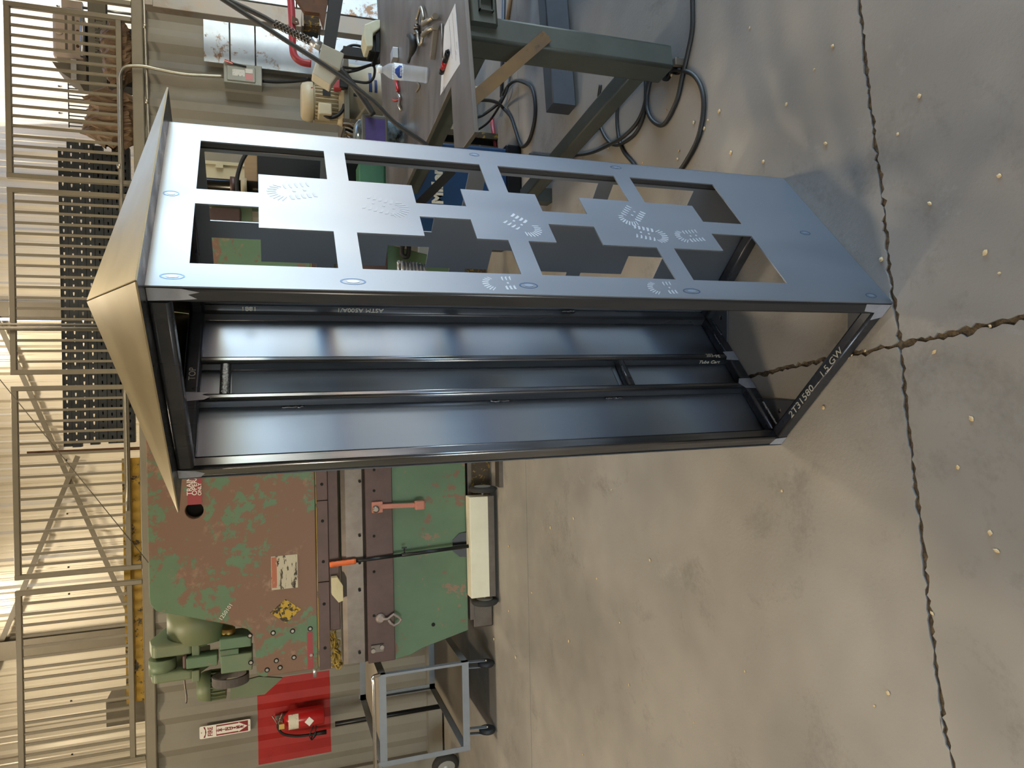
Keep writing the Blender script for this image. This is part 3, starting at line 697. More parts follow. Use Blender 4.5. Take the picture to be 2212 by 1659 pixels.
# upper die holder in lengths, upper tool, lower die and holder
zu0, zu1 = P(710, 1200, BY-.02).z, P(686, 1200, BY-.02).z
cuts = [xl, P(700, 1255, BY).x, P(700, 1080, BY).x, .35, xr_]
for i in range(4):
    mb = MB(); mb.box((cuts[i]+.002, BY-.025, zu0), (cuts[i+1]-.002, BY+.09, zu1)); hp = part('tool_holder', mb, brownm, pbk, bevel=.003)
    n = max(1, int((cuts[i+1]-cuts[i])/.2))
    for k in range(n):
        x = cuts[i]+(cuts[i+1]-cuts[i])*(k+.5)/n; mb = MB(); mb.lathe((x, BY-.027, (zu0+zu1)/2), (0, 1, 0), [(0, .011), (.003, .011)], 10); part('screw_hole', mb, holem, hp)
xtl = P(720, 1362, BY).x
mb = MB(); z2 = P(733, 1200, BY).z; mb.box((xtl, BY, z2), (XR-.05, BY+.05, zu0)); part('upper_tool', mb, brownm, pbk, bevel=.006)
zl1, zl0 = P(738, 1200, BY).z, P(790, 1200, BY).z
mb = MB(); mb.plate([[(0, 0), (.14, 0), (.14, zl1-zl0), (.085, zl1-zl0), (.07, zl1-zl0-.03), (.055, zl1-zl0), (0, zl1-zl0-.0), (-.012, zl1-zl0-.03), (-.012, .02)]], V(xl+.01, BY, zl0), V(0, 1, 0), V(0, 0, 1), xr_-xl-.02); part('lower_die', mb, diem, pbk, 'grey vee die')
zb0 = P(850, 1200, BY-.03).z
mb = MB(); mb.box((xl, BY-.03, zb0), (xr_, BY+.12, zl0)); bedr = part('bed_rail', mb, brownm, pbk, bevel=.005)
for k, yy in enumerate((1015, 1040, 1060, 1157, 1158, 1216, 1235, 1275, 1330, 1410)):
    for xx in ((777,) if k % 2 else (808,)):
        q = P(xx, yy, BY-.03); mb = MB(); mb.lathe((q.x, BY-.033, q.z), (0, 1, 0), [(0, .010), (.003, .010)], 10); part('tapped_hole', mb, holem, bedr)
halfb = [M2(*q) for q in ((850, 1426), (887, 1415), (913, 1400), (1012, 1361))]
mb = MB(); mb.plate([halfb+[(XR-.12, halfb[-1][1]), (XR, halfb[0][1])]], V(0, BY+.09, 0), V(1, 0, 0), V(0, 0, 1), .09); bed = part('bed', mb, green, pbk, 'green bed plate', bevel=.005)
q = P(936, 1349, BY); mb = MB(); mb.lathe((q.x, BY-.003, q.z), (0, 1, 0), [(0, .014), (.003, .014)], 12); part('screw_hole', mb, holem, bed)
# base
zg = P(1012, 1150, BY).z
mb = MB(); mb.box((-1.72, BY+.0, zg-.03), (XR-.05, BY+.15, zg)); part('base_plate', mb, diem, pbk)
basem = mat('rusty_yellow_base', '#4d3f2e', .7, .2, worn=('#a8842c', 26, .56, .05))
mb = MB(); mb.box((-1.62, BY+.05, 0), (XR-.1, BY+.14, zg-.03)); part('base_beam', mb, basem, pbk)
mb = MB(); mb.box((-1.80, BY+.04, 0), (-1.62, BY+.14, zg-.035)); part('base_block', mb, diem, pbk, bevel=.012)
# side frames and back housing
for x in (-1.36, .90):
    mb = MB(); mb.plate([[(BY+.12, .02), (BY+.95, .02), (BY+.95, 2.1), (BY+.3, 2.1), (BY+.3, 1.5), (BY+.5, 1.35), (BY+.5, 1.0), (BY+.12, .9)]], V(x, 0, 0), V(0, 1, 0), V(0, 0, 1), .06); part('side_frame', mb, green_clean, pbk)
mb = MB(); mb.box((-1.3, BY+.75, .9), (.9, BY+.8, 2.1)); part('back_plate', mb, green_clean, pbk)
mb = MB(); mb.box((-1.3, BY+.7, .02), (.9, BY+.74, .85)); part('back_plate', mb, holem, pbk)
# tilting yokes at the left end (and its twin at the right end)
def yoke(mirror):
    def fx(mb):
        if mirror: mb.v = [V(2*BX-p.x, p.y, p.z) for p in mb.v]; mb.f = [list(reversed(f)) for f in mb.f]
        return mb
    # big cross hub from the ram to the first arm
    q = P(432, 1350, BY+.3)
    mb = MB(); mb.cyl((P(405, 1300, BY+.3).x, BY+.34, q.z), (P(405, 1380, BY+.3).x, BY+.34, q.z), .21, 32); part('hub', fx(mb), green_clean, pbk)
    for nm, ya, yb in (('yoke_arm', 1392, 1419), ('yoke_arm', 1452, 1474)):
        x0_, x1_ = P(375, yb, BY+.15).x, P(375, ya, BY+.15).x; zt_, zb_ = P(326, 1400, BY+.15).z, P(412 if ya < 1440 else 413, 1400, BY+.15).z
        pr = [(BY+.15, zb_), (BY+.15, zt_-.02), (BY+.17, zt_), (BY+.30, zt_+.03), (BY+.60, zt_-.05), (BY+.62, zb_-.08), (BY+.35, zb_-.10)]
        mb = MB(); mb.plate([pr], V(x0_, 0, 0), V(0, 1, 0), V(0, 0, 1), x1_-x0_); part(nm, fx(mb), green_clean, pbk, bevel=.012)
        c = pb(414, ya-4, 431, yb, BY+.15, .10); part('clamp_cap', fx(c), green_clean, pbk, bevel=.006)
    a_, b_2 = P(352, 1420, BY+.24), P(352, 1453, BY+.24)
    mb = MB(); mb.cyl(b_2, (a_.x, a_.y, b_2.z), .085, 24); part('pin_hub', fx(mb), green_clean, pbk)
    c = pb(402, 1419, 470, 1442, BY+.12, .12); part('link', fx(c), green, pbk, bevel=.006)
    c = pb(394, 1416, 404, 1446, BY+.14, .12); part('link_end', fx(c), brownm, pbk, bevel=.01)
    c = pb(474, 1378, 543, 1401, BY+.02, .2); part('lug', fx(c), green, pbk, bevel=.006)
    c = pb(475, 1403, 516, 1432, BY+.04, .15); part('lug_block', fx(c), green, pbk, bevel=.004)
    c = pb(477, 1414, 545, 1452, BY+.03, .2); part('lug', fx(c), green_clean, pbk, bevel=.006)
    q0 = P(494, 1376, BY+.12); mb = MB(); mb.cyl((q0.x, BY+.12, q0.z), (q0.x+.06, BY+.12, q0.z), .043, 20); part('pin_head', fx(mb), mat('brass_pin', '#b29a5e', .35, .9), pbk)
    q0 = P(432, 1386, BY+.22); mb = MB(); mb.cyl((q0.x-.02, BY+.22, q0.z), (q0.x+.012, BY+.22, q0.z), .05, 20); part('pin_head', fx(mb), green_clean, pbk)
    # flat belt loop
    belt = mat('dusty_rubber_belt', '#5d5650', .8, var=(8, '#463f3c', .7)) if 'dusty_rubber_belt' not in bpy.data.materials else bpy.data.materials['dusty_rubber_belt']
    x0_, x1_ = P(497, 1477, BY+.14).x, P(497, 1459, BY+.14).x; qa, qb = P(457, 1465, BY+.14), P(538, 1450, BY+.14)
    zc_, rz = (qa.z+qb.z)/2, (qa.z-qb.z)/2
    rows = [[(x, BY+.16+.10*math.cos(th)*k_, zc_+rz*math.sin(th)*k_) for th in [2*PI*i/28 for i in range(28)]] for x, k_ in ((x0_, 1), (x1_, 1), (x1_, .86), (x0_, .86), (x0_, 1))]
    mb = MB(); mb.grid(rows, False, True); part('drive_belt', fx(mb), belt, pbk)
    # motor
    q0 = P(425, 1492, BY+.3); q1 = P(488, 1490, BY+.3)
    mb = MB(); mb.lathe((q0.x, BY+.36, q0.z), (0, 0, -1), [(0, .085), (.05, .10), (.09, .105)], 24); mt = part('motor_cap', fx(mb), green_clean, pbk)
    mb = MB(); mb.cyl((q0.x, BY+.36, q1.z), (q0.x, BY+.36, q0.z-.09), .085, 20); part('motor_body', fx(mb), green_clean, pbk)
    for k in range(18):
        th = 2*PI*k/18; mb = MB(); c_, s_ = math.cos(th), math.sin(th)
        mb.obox(V(q0.x+.083*c_-.002*s_, BY+.36+.083*s_+.002*c_, q1.z), V(.02*c_, .02*s_, 0), V(.004*s_, -.004*c_, 0), V(0, 0, q0.z-.09-q1.z)); part('fin', fx(mb), green_clean, mt)
    # gusset plate beside the motor
    pl = [(P(x, y, BY+.2).x, P(x, y, BY+.2).z) for x, y in ((498, 1478), (498, 1510), (572, 1500), (610, 1465), (560, 1462))]
    mb = MB(); mb.plate([pl], V(0, BY+.22, 0), V(1, 0, 0), V(0, 0, 1), .02); part('gusset', fx(mb), green_clean, pbk)
yoke(False)
c = pb(335, 470, 470, 500, BY+.15, .2); part('yoke_arm', c, green, pbk, bevel=.01); c = pb(450, 448, 520, 480, BY+.15, .2); part('lug', c, brownm, pbk, bevel=.01); c = pb(430, 430, 560, 447, BY+.25, .1); part('yoke_arm', c, green_clean, pbk, bevel=.01)
c = pb(452, 420, 545, 432, BY+.1, .1); part('lug', c, green, pbk, bevel=.01); c = pb(520, 440, 545, 520, BY+.2, .08); part('arm_web', c, green_clean, pbk)
# bits fixed to the front of the ram and bed
red_plate = mat('red_warning_paint', '#8f3134', .5, worn=('#7a5440', 14, .66, .04)); whitep = mat('white_lettering', '#d8d2c4', .6)
c = pb(404, 1000, 436, 1090, BY-.003, .003); wp = part('warning_sign', c, red_plate, ram, 'red notice for trained operators')
for tx, yy, xx, sz in (('TRAINED', 1036, 410, .042), ('OPERATORS', 1048, 421, .042), ('ONLY', 1040, 432, .030)):
    q = P(xx, 1090-4, BY-.004); text('lettering', tx, sz, V(P(xx, 1070, BY).x, BY-.0045, q.z), V(1, 0, 0), V(0, 0, 1), whitep, ram, align='LEFT', bold=.0006)
lab_m = mat('weathered_label', '#b8ad94', .7, worn=('#3c3325', 38, .52, .04), stretch=(.25, 1, 1)); lab_or = mat('label_orange', '#a8654d', .7, worn=('#b8ad94', 30, .6, .05))
c = pb(586, 1200, 643, 1272, BY-.003, .003); part('instruction_label', c, lab_m, ram); c = pb(587, 1204, 598, 1270, BY-.004, .001); part('label_header', c, lab_or, ram)
lab_y = mat('yellow_hazard_label', '#b2902c', .6, worn=('#2c2418', 30, .5, .04)); q = P(617, 1320, BY-.003)
mb = MB(); mb.plate([[(q.x-.08, q.z), (q.x, q.z+.10), (q.x+.08, q.z), (q.x, q.z-.10)]], V(0, BY-.001, 0), V(1, 0, 0), V(0, 0, 1), .002); part('hazard_label', mb, lab_y, ram)
c = pb(664, 1366, 676, 1445, BY-.003, .003); part('red_stripe', c, red_plate, ram)
q = P(488, 1322, BY-.002); text('chalk_mark', '1250101', .035, V(q.x, BY-.002, q.z), V(1, 0, -.75), V(.75, 0, 1), whitep, ram)
# two small fittings on the bed
salmon = mat('salmon_hook_paint', '#b5745f', .5, var=(9, '#9c5f4c', .5))
t = part('stop_arm', pb(804, 1085, 827, 1108, BY-.065, .035), salmon, pbk, 'salmon pink hinged stop arm', bevel=.004)
mb = MB(); q0, q1 = P(822, 1094, BY-.05), P(918, 1090, BY-.05); mb.bar(q0, q1, .03, .035, up=(0, 1, 0), r=.004); part('arm', mb, salmon, t)
mb = MB(); q0 = P(905, 1091, BY-.06); mb.box((q0.x-.03, BY-.09, q0.z-.035), (q0.x+.03, BY-.04, q0.z+.03)); part('arm_end', mb, salmon, t, bevel=.006)
q0 = P(812, 1100, BY-.07); mb = MB(); mb.lathe((q0.x, BY-.066, q0.z), (0, -1, 0), [(0, .024), (.012, .024), (.022, .014)], 16); part('bolt', mb, boltm, t)
hookm = mat('grey_clevis', '#8a7c74', .5, .3)
q0 = P(823, 1338, BY-.06); mb = MB(); mb.lathe((q0.x, BY-.032, q0.z), (0, -1, 0), [(0, .034), (.012, .034), (.02, .026), (.03, .02)], 18); hk = part('lifting_hook', mb, hookm, pbk, 'grey lifting hook bolted to the bed')
pts = [P(x, y, BY-.06) for x, y in ((826, 1338), (838, 1337), (845, 1331), (850, 1327), (860, 1332), (867, 1338), (861, 1346), (851, 1351), (844, 1346), (839, 1339))]
mb = MB(); mb.tube(pts, .009, 8); part('hook_loop', mb, hookm, hk)
t = part('bracket', pb(802, 1393, 830, 1410, BY-.045, .015), diem, pbk, bevel=.003)
for q in ((806, 1406), (825, 1398)):
    q0 = P(q[0], q[1], BY-.05); mb = MB(); mb.lathe((q0.x, BY-.046, q0.z), (0, -1, 0), [(0, .016), (.014, .016)], 6); part('bolt', mb, boltm, t)
mb = MB()
for k in range(16):
    y = 1372+random.random()*55; x = 714+random.random()*22; pts = [P(x+random.uniform(-6, 6), y+j*9-14+random.uniform(-4, 4), BY+.25+random.random()*.1) for j in range(5)]; mb.tube(spline(pts, 4), .006, 5)
part('yellow_wiring', mb, mat('yellow_cable', '#a58a3c', .6), pbk, 'tangle of yellow wires between ram and bed', kind='stuff')
mb = MB(); q0, q1 = P(680, 1440, BY+.05), P(683, 1461, BY+.05); mb.cyl(q0, V(q1.x, q0.y, q0.z), .012, 10); part('grease_fitting', mb, alu, pbk)
mb = MB(); pts = [P(398, 1466, BY+.2), P(400, 1485, BY+.2), P(403, 1505, BY+.2), P(402, 1519, BY+.2)]; mb.tube(spline(pts, 5), .006, 6); part('hanging_wire', mb, diem, pbk)
wood = mat('pale_wood_block', '#c9ba94', .7, var=(20, '#b09c72', .5), stretch=(.3, 1, 1))
t_ = P(748, 1275, BY-.03); mb = MB(); mb.plate([[(0, 0), (.10, .0), (.16, .035), (.16, .075), (.05, .075), (-.01, .03)]], V(t_.x-.06, BY+.02, zl1+.001), V(1, 0, 0), V(0, 0, 1), .08)
mb.v = [V(p.x, p.y, p.z) for p in mb.v]; solo('wood_block', mb, wood, 'small pale wood offcut lying on the press brake die', 'wood block')
# ---------------------------------------------------------------- magnetic sweeper leaning on the brake
orange = mat('orange_grip', '#d2622a', .5); blackm = mat('black_painted_steel', '#17191b', .35, .3); cream = mat('cream_bar', '#e2dac0', .5, var=(6, '#d0c6a8', .4)); tyre = mat('tyre_rubber', '#34322f', .85, bump=(60, .5, .01)); hubm = mat('wheel_hub_grey', '#a9a7a2', .5, .4)
SYc = 4.93
sxl, sxr = P(1035, 1300, SYc).x, P(1035, 1057, SYc).x
t = thing('magnetic_sweeper', 'cream wheeled magnetic floor sweeper with an orange grip leaning on the press brake', 'floor sweeper', V((sxl+sxr)/2, SYc, 0))
zt_ = P(1012, 1180, SYc).z
mb = MB(); mb.box((sxl+.045, SYc-.055, .045), (sxr-.045, SYc+.055, zt_)); part('magnet_bar', mb, cream, t, bevel=.004)
mb = MB(); mb.box((sxl+.045, SYc-.058, .03), (sxr-.045, SYc-.052, .075)); part('lower_plate', mb, diem, t)
for s_, x in ((-1, sxl), (1, sxr)):
    mb = MB(); mb.lathe((x-.02, SYc, .097), (1, 0, 0), [(0, .075), (.005, .09), (.014, .097), (.026, .097), (.035, .09), (.04, .075)], 28); wh = part('wheel', mb, tyre, t)
    mb = MB(); mb.lathe((x-.022, SYc, .097), (1, 0, 0), [(0, .06), (.022, .05), (.044, .06)], 20); part('hub', mb, hubm, wh)
    mb = MB(); mb.cyl((x-s_*.06, SYc, .097), (x, SYc, .097), .009, 10); part('axle', mb, alu, t)
ha, hb = V(P(1010, 1180, SYc).x, SYc, zt_), P(727, 1218, BY-.045); hd = hb-ha
mb = MB(); q0 = P(1000, 1180, SYc+.05); mb.plate([[(-.09, 0), (.09, 0), (.085, .07), (.04, .12), (-.04, .12), (-.085, .07)]], V(ha.x, SYc+.058, zt_-.02), V(1, 0, 0), V(0, .1, 1), .006); part('bracket', mb, blackm, t)
mb = MB(); mb.cyl(ha, ha+hd*.52, .013, 12); part('lower_tube', mb, blackm, t)
mb = MB(); mb.cyl(ha+hd*.5, ha+hd*.88, .0105, 12); part('upper_tube', mb, blackm, t)
mb = MB(); g0 = ha+hd*.86; g1 = ha+hd*1.05; n = 11; mb.tube([g0+(g1-g0)*(i/(n-1)) for i in range(n)], [.017+.0022*(i % 2) for i in range(n)], 12); part('grip', mb, orange, t)
mb = MB(); k_ = ha+hd*.5; mb.cyl(k_, k_+V(.05, 0, 0), .006, 8); mb.box((k_.x+.045, k_.y-.004, k_.z-.018), (k_.x+.055, k_.y+.004, k_.z+.018)); part('clamp_knob', mb, blackm, t)
# ---------------------------------------------------------------- fire extinguisher and its sign
extred = mat('extinguisher_red', '#b01c1c', .28, coat=.3); chrome = mat('chrome', '#d9d6cf', .18, 1.0); hosem = mat('black_hose', '#1d1b19', .6)
EY = CY-.085
q0, q1 = P(604, 1549, EY), P(700, 1540, EY); top = P(612, 1550, EY); bot = P(700, 1540, EY)
cx = (P(650, 1552, EY).x + P(700, 1543, EY).x)/2+.005; R_ = .083
t = thing('fire_extinguisher', 'red fire extinguisher with black hose hanging on the red wall square', 'extinguisher', V(cx, EY, bot.z))
mb = MB(); hh = top.z-bot.z; mb.lathe((cx, EY, bot.z), (0, 0, 1), [(0, R_*.93), (.008, R_), (hh-.085, R_), (hh-.05, R_*.92), (hh-.02, R_*.6), (hh, .03)], 32); part('cylinder', mb, extred, t)
labm = mat('printed_label', '#d8d2bd', .5, worn=('#3f3a30', 60, .62, .03)); laby = mat('label_yellow', '#c7a65c', .6)
def wrap(zlo, zhi, a0, a1, m_, nm):
    rows = [[(cx+(R_+.001)*math.cos(math.radians(a)), EY+(R_+.001)*math.sin(math.radians(a)), z) for a in [a0+(a1-a0)*i/12 for i in range(13)]] for z in (zhi, zlo)]
    mb = MB(); mb.grid(list(reversed(rows)), True); return part(nm, mb, m_, t)
zl_ = lambda x: P(x, 1550, EY-R_).z
wrap(zl_(645), zl_(623), 195, 320, labm, 'printed_label'); wrap(zl_(614), zl_(602), 240, 275, laby, 'tag_label')
zz, ang = zl_(668), math.radians(268)
mb = MB(); c_ = V(cx+R_*math.cos(ang), EY+R_*math.sin(ang)-.0015, zz); mb.plate([[(0, .012*-3.3), (.042, 0), (0, .04), (-.042, 0)]], c_+V(-.005, 0, 0), V(1, 0, 0), V(0, 0, 1), .001); part('diamond_mark', mb, mat('white_print', '#e6e2da', .5), t)
zt_ = top.z
mb = MB(); mb.cyl((cx, EY, zt_-.01), (cx, EY, zt_+.05), .018, 14); part('valve', mb, chrome, t)
for a_, b_ in (((0, -.01, .045), (.075, -.02, .01)), ((-.01, -.01, .055), (.07, -.015, .095))):
    mb = MB(); mb.bar(V(cx, EY, zt_)+V(*a_), V(cx, EY, zt_)+V(*b_), .022, .007, up=(0, 0, 1), r=.002); part('lever', mb, chrome, t)
mb = MB(); mb.cyl((cx+.005, EY-.02, zt_+.03), (cx+.005, EY-.045, zt_+.03), .017, 14); part('gauge', mb, chrome, t)
hz_ = [V(cx-.01, EY, zt_+.045), V(cx-.06, EY, zt_+.045), V(cx-.12, EY, zt_+.0), V(cx-.155, EY, zt_-.10), V(cx-.165, EY, zt_-.20), V(cx-.165, EY, zt_-.28)]
mb = MB(); mb.tube(spline(hz_, 8), .0115, 10); part('hose', mb, hosem, t)
mb = MB(); mb.cyl(hz_[-1]+V(0, 0, .02), hz_[-1]+V(0, 0, -.09), .016, 12, .021); part('nozzle', mb, hosem, t)
for dz in (0, -.05):
    mb = MB(); mb.tube([V(cx-.06, EY, zt_-.27+dz*.3), V(cx-.165, EY-.02, zt_-.22+dz), V(cx-.21, EY-.01, zt_-.235+dz*.2), V(cx-.165, EY+.02, zt_-.25+dz)], .006, 6); part('hose_strap', mb, hosem, t)
mb = MB(); mb.box((cx-.02, EY+R_*.9, bot.z+.25), (cx+.02, CY+.02, bot.z+.42)); part('wall_bracket', mb, boltm, t)
# sign
SY = CY-.006
qa, qb = P(431, 1585, SY), P(541, 1568, SY); sc = V((P(486, 1575, SY)).x, SY, (qa.z+qb.z)/2); sh = qa.z-qb.z; sw = .108
signw = mat('sign_white', '#e2ddd3', .45); signr = mat('sign_red', '#7d1a1d', .5)
t = thing('fire_extinguisher_sign', 'white and red FIRE EXTINGUISHER arrow sign above the extinguisher', 'sign', V(sc.x, SY, sc.z-sh/2))
r_ = .012; hw, hh = sw/2, sh/2
rp = arc(hw-r_, hh-r_, r_, 0, 90, 4)+arc(-hw+r_, hh-r_, r_, 90, 180, 4)+arc(-hw+r_, -hh+r_, r_, 180, 270, 4)+arc(hw-r_, -hh+r_, r_, 270, 360, 4)
mb = MB(); mb.plate([rp], sc+V(0, .002, 0), V(1, 0, 0), V(0, 0, 1), .002); part('plate', mb, signw, t)
mb = MB(); rw = hw-.008; mb.plate([[(-rw, -hh+.02), (rw, -hh+.02), (rw, hh-.135), (-rw, hh-.135)], [(-rw+.012, hh-.138), (-rw+.012, -hh+.10), (-rw+.004, -hh+.10), (0, -hh+.025), (rw-.004, -hh+.10), (rw-.012, -hh+.10), (rw-.012, hh-.138)]], sc, V(1, 0, 0), V(0, 0, 1), .0008); part('arrow_field', mb, signr, t)
mb = MB(); mb.plate([[(-rw, hh-.045), (rw, hh-.045), (rw, hh-.03), (.0, hh-.055), (-rw, hh-.03)]], sc, V(1, 0, 0), V(0, 0, 1), .0008); part('chevron', mb, signr, t)
text('lettering', 'FIRE', .055, sc+V(0, -.001, hh-.088), V(1, 0, 0), V(0, 0, 1), signr, t, bold=.0012, sx=.8)
for k, ch in enumerate('EXTINGUISHER'):
    text('lettering', ch, .040, sc+V(0, -.001, hh-.150-k*(sh-.205)/11.6), V(1, 0, 0), V(0, 0, 1), signr, t, bold=.001)
for dz in (-hh+.012, hh-.016):
    mb = MB(); mb.lathe(sc+V(0, -.0005, dz), (0, -1, 0), [(0, .005), (.002, .004)], 8); part('screw', mb, boltm, t)
# ---------------------------------------------------------------- service cart
cartm = mat('cart_grey_paint', '#84878b', .45, .2, var=(6, '#74777b', .5)); trayw = mat('cart_tray', '#9a9384', .5, 0, var=(2, '#857a67', .6)); cast = mat('caster_rubber', '#26272a', .5)
CF = 4.98                                  # front of the cart
cxl, cxr = P(1008, 1622, CF).x, P(1008, 1430, CF).x; cdp = 1.15
zt1 = P(809, 1480, CF).z-.02; zb1, zb0_ = P(1003, 1440, CF).z+.0, P(1012, 1440, CF).z
t = thing('service_cart', 'grey two-tray steel service cart beside the press brake', 'cart', V((cxl+cxr)/2, CF+cdp/2, 0))
zlo = (P(1010, 1440, CF).z+P(1018, 1612, CF).z)/2
for x in (cxl, cxr):
    for y in (CF, CF+cdp):
        mb = MB(); mb.box((x-.018 if x == cxr else x, y-.002 if y == CF else y-.003, zlo), (x if x == cxr else x+.018+.018, y+.003, zt1)); mb.box((x-.003 if x == cxr else x, y, zlo), (x if x == cxr else x+.003, y+(.036 if y == CF else -.036), zt1)); part('leg', mb, cartm, t)
for nm, z0, z1 in (('lower_tray', zlo, zlo+.05), ('upper_tray', zt1-.06, zt1-.01)):
    mb = MB(); mb.box((cxl+.004, CF+.004, z0), (cxr-.004, CF+cdp-.004, z0+.003)); tr = part(nm, mb, trayw, t)
    for lo, hi in (((cxl, CF, z0), (cxr, CF+.003, z1)), ((cxl, CF+cdp-.003, z0), (cxr, CF+cdp, z1)), ((cxl, CF, z0), (cxl+.003, CF+cdp, z1)), ((cxr-.003, CF, z0), (cxr, CF+cdp, z1))):
        mb = MB(); mb.box(lo, hi); part('lip', mb, cartm, tr)
mb = MB(); hx0, hx1 = cxl-.02, cxr+.02; zz = zt1+.03
mb.tube(spline([V(cxr, CF+.01, zt1-.02), V(cxr, CF-.02, zz), V(cxr-.05, CF-.03, zz), V((cxl+cxr)/2, CF-.03, zz), V(cxl+.05, CF-.03, zz), V(cxl, CF-.02, zz), V(cxl, CF+.01, zt1-.02)], 6), .013, 10); part('push_handle', mb, chrome, t)
for x in (cxl+.09, cxr-.06):
    for y in (CF+.07, CF+cdp-.07):
        cst = part('caster', MB().lathe((x-.018, y, .062), (1, 0, 0), [(0, .045), (.004, .058), (.018, .062), (.032, .058), (.036, .045)], 24), cast, t)
        mb = MB(); 
        for s_ in (-.022, .022): mb.bar((x+s_, y, .062), (x+s_*.9, y+.03, zlo), .003, .04, up=(0, 1, 0))
        mb.box((x-.035, y-.005, zlo-.008), (x+.035, y+.065, zlo)); part('fork', mb, cartm, cst)
        mb = MB(); mb.cyl((x-.028, y, .062), (x+.028, y, .062), .010, 10); part('axle_bolt', mb, chrome, cst)
# dark pipe and small pneumatic wheel behind the cart
mb = MB(); q0, q1 = P(820, 1548, 6.45), P(938, 1528, 6.45); mb.cyl((q0.x, 6.45, .0), (q0.x+.0, 6.45, 1.05), .022, 12); solo('dark_pipe', mb, blackm, 'dark upright pipe standing by the container behind the cart', 'pipe')
mb = MB(); wx, wy = P(952, 1642, 6.2).x, 6.2
t = thing('parked_trolley', 'dusty trolley wheel and axle end parked left of the service cart', 'trolley', V(wx, wy, 0))
mb = MB(); mb.lathe((wx-.05, wy, .12), (.35, 1, 0), [(-.035, .085), (-.03, .11), (-.015, .12), (.015, .12), (.03, .11), (.035, .085)], 26); part('tyre', mb, tyre, t)
mb = MB(); mb.lathe((wx-.05, wy, .12), (.35, 1, 0), [(-.037, .08), (-.02, .075), (-.03, .03), (-.05, .022), (-.05, .0)], 16); part('rim', mb, hubm, t)
mb = MB(); mb.bar((wx-.05, wy+.05, .12), (wx-.3, wy+.2, .3), .03, .03); part('arm', mb, blackm, t)
# ---------------------------------------------------------------- welding table
TZ = .88
tabm = mat('scoured_table_steel', '#77716c', .42, .6, var=(5, '#5e5955', .7), worn=('#a8a29b', 7, .88, .05, 30, .4), rvar=(6, .1), stretch=(.4, 1, 1))
legm = mat('table_leg_grey_green', '#4f534e', .5, .3, var=(7, '#40433f', .6), worn=('#6b6558', 22, .7, .05))
stringm = mat('stringer_blue_grey', '#4a4f57', .5, .3, var=(8, '#3e424a', .5))
tb = thing('welding_table', 'heavy steel welding table with a thick square leg at the right', 'table', V(1.9, 3.2, 0))
def t2(x, y): q = G(x, y, TZ); return (q.x, q.y)
fl_, nt_, bk = t2(974, 187), t2(981, 319), t2(919, 308)
far0, far1 = t2(814, 0), t2(826, 232)
fv = Vector(far1)-Vector(far0); fd = fv.normalized(); ld = (Vector(bk)-Vector(fl_)).normalized()
# far left corner: left edge meets far edge
den = ld.x*fd.y-ld.y*fd.x; dd = Vector(far0)-Vector(fl_); tt = (dd.x*fd.y-dd.y*fd.x)/den; flc = Vector(fl_)+ld*tt
fr0 = t2(1003, 0); fe = (Vector(t2(1025, 286))-Vector(fr0)).normalized(); frr = Vector(fr0)-fe*1.6
farr = Vector(far0)-fd*1.6
top_poly = [t2(1025, 286), tuple(frr), tuple(farr), tuple(flc), fl_, nt_, t2(1001, 319)]
mb = MB(); mb.plate([top_poly], V(0, 0, TZ-.016), V(1, 0, 0), V(0, 1, 0), .016); part('table_top', mb, tabm, tb, bevel=.002)
A0, B0, C0 = G(1454, 146, .05), G(1449, 95, .05), G(1419, 172, .05)
ex = (B0-A0).normalized(); ey = V(-ex.y, ex.x, 0); lw = (B0-A0).length; ldp = (C0-A0).dot(ey)
lc = A0+ex*lw/2+ey*ldp/2
def legbar(c):
    mb = MB(); mb.bar(V(c.x, c.y, .05), V(c.x, c.y, TZ-.016), ldp, lw, up=(ex.x, ex.y, 0), r=.012); return mb
part('leg', legbar(lc), legm, tb, 'thick square tube leg')
def foot(c):
    mb = MB(); mb.cyl(V(c.x, c.y, .012), V(c.x, c.y, .05), .014, 12); mb.cyl(V(c.x, c.y, 0), V(c.x, c.y, .014), .032, 16); mb.cyl(V(c.x, c.y, .03), V(c.x, c.y, .044), .024, 6); return mb
for c in (A0+ex*.03+ey*.03, lc+ey*.05): part('leveling_foot', foot(c), blackm, tb)
mb = MB(); nq = A0+ex*.02; mb.box((nq.x-.014, nq.y-.02, .005), (nq.x+.014, nq.y+.004, .05)); part('foot_tab', mb, boltm, tb, bevel=.003)
lc2 = lc+ey*1.35
for c in (lc+ex*1.6, lc2+ex*1.6): part('leg', legbar(c), legm, tb); part('leveling_foot', foot(c), blackm, tb)
mb = MB(); mb.box((lc2.x-.04, lc2.y-.04, 0), (lc2.x+.04, lc2.y+.04, .12)); part('stringer_foot', mb, legm, tb)
# apron under the front edge, right of the leg
h0 = A0-ey*.005; mb = MB(); mb.bar(V(lc.x, lc.y, TZ-.066)-V(ey.x, ey.y, 0)*.04+V(ex.x, ex.y, 0)*.0, V(lc.x, lc.y, TZ-.066)+V(ex.x, ex.y, 0)*1.6-V(ey.x, ey.y, 0)*.04, ldp*.8, .10, r=.01); part('apron', mb, legm, tb)
mb = MB(); s0 = V(lc2.x, lc2.y, TZ-.066); mb.bar(V(lc.x, lc.y, TZ-.066), s0, .07, .10, r=.01); part('side_apron', mb, legm, tb)
for z in (.14,):
    mb = MB(); mb.bar(V(lc.x, lc.y, z)+ey*ldp*.4, V(lc2.x, lc2.y, z), .075, .075, r=.008); part('stringer', mb, legm, tb)
q0 = G(1208, 235, .10); mb = MB(); mb.bar(V(q0.x, q0.y, .09), V(q0.x, q0.y, .09)+V(ex.x, ex.y, 0)*1.6, .10, .13, r=.006); part('cross_stringer', mb, stringm, tb)
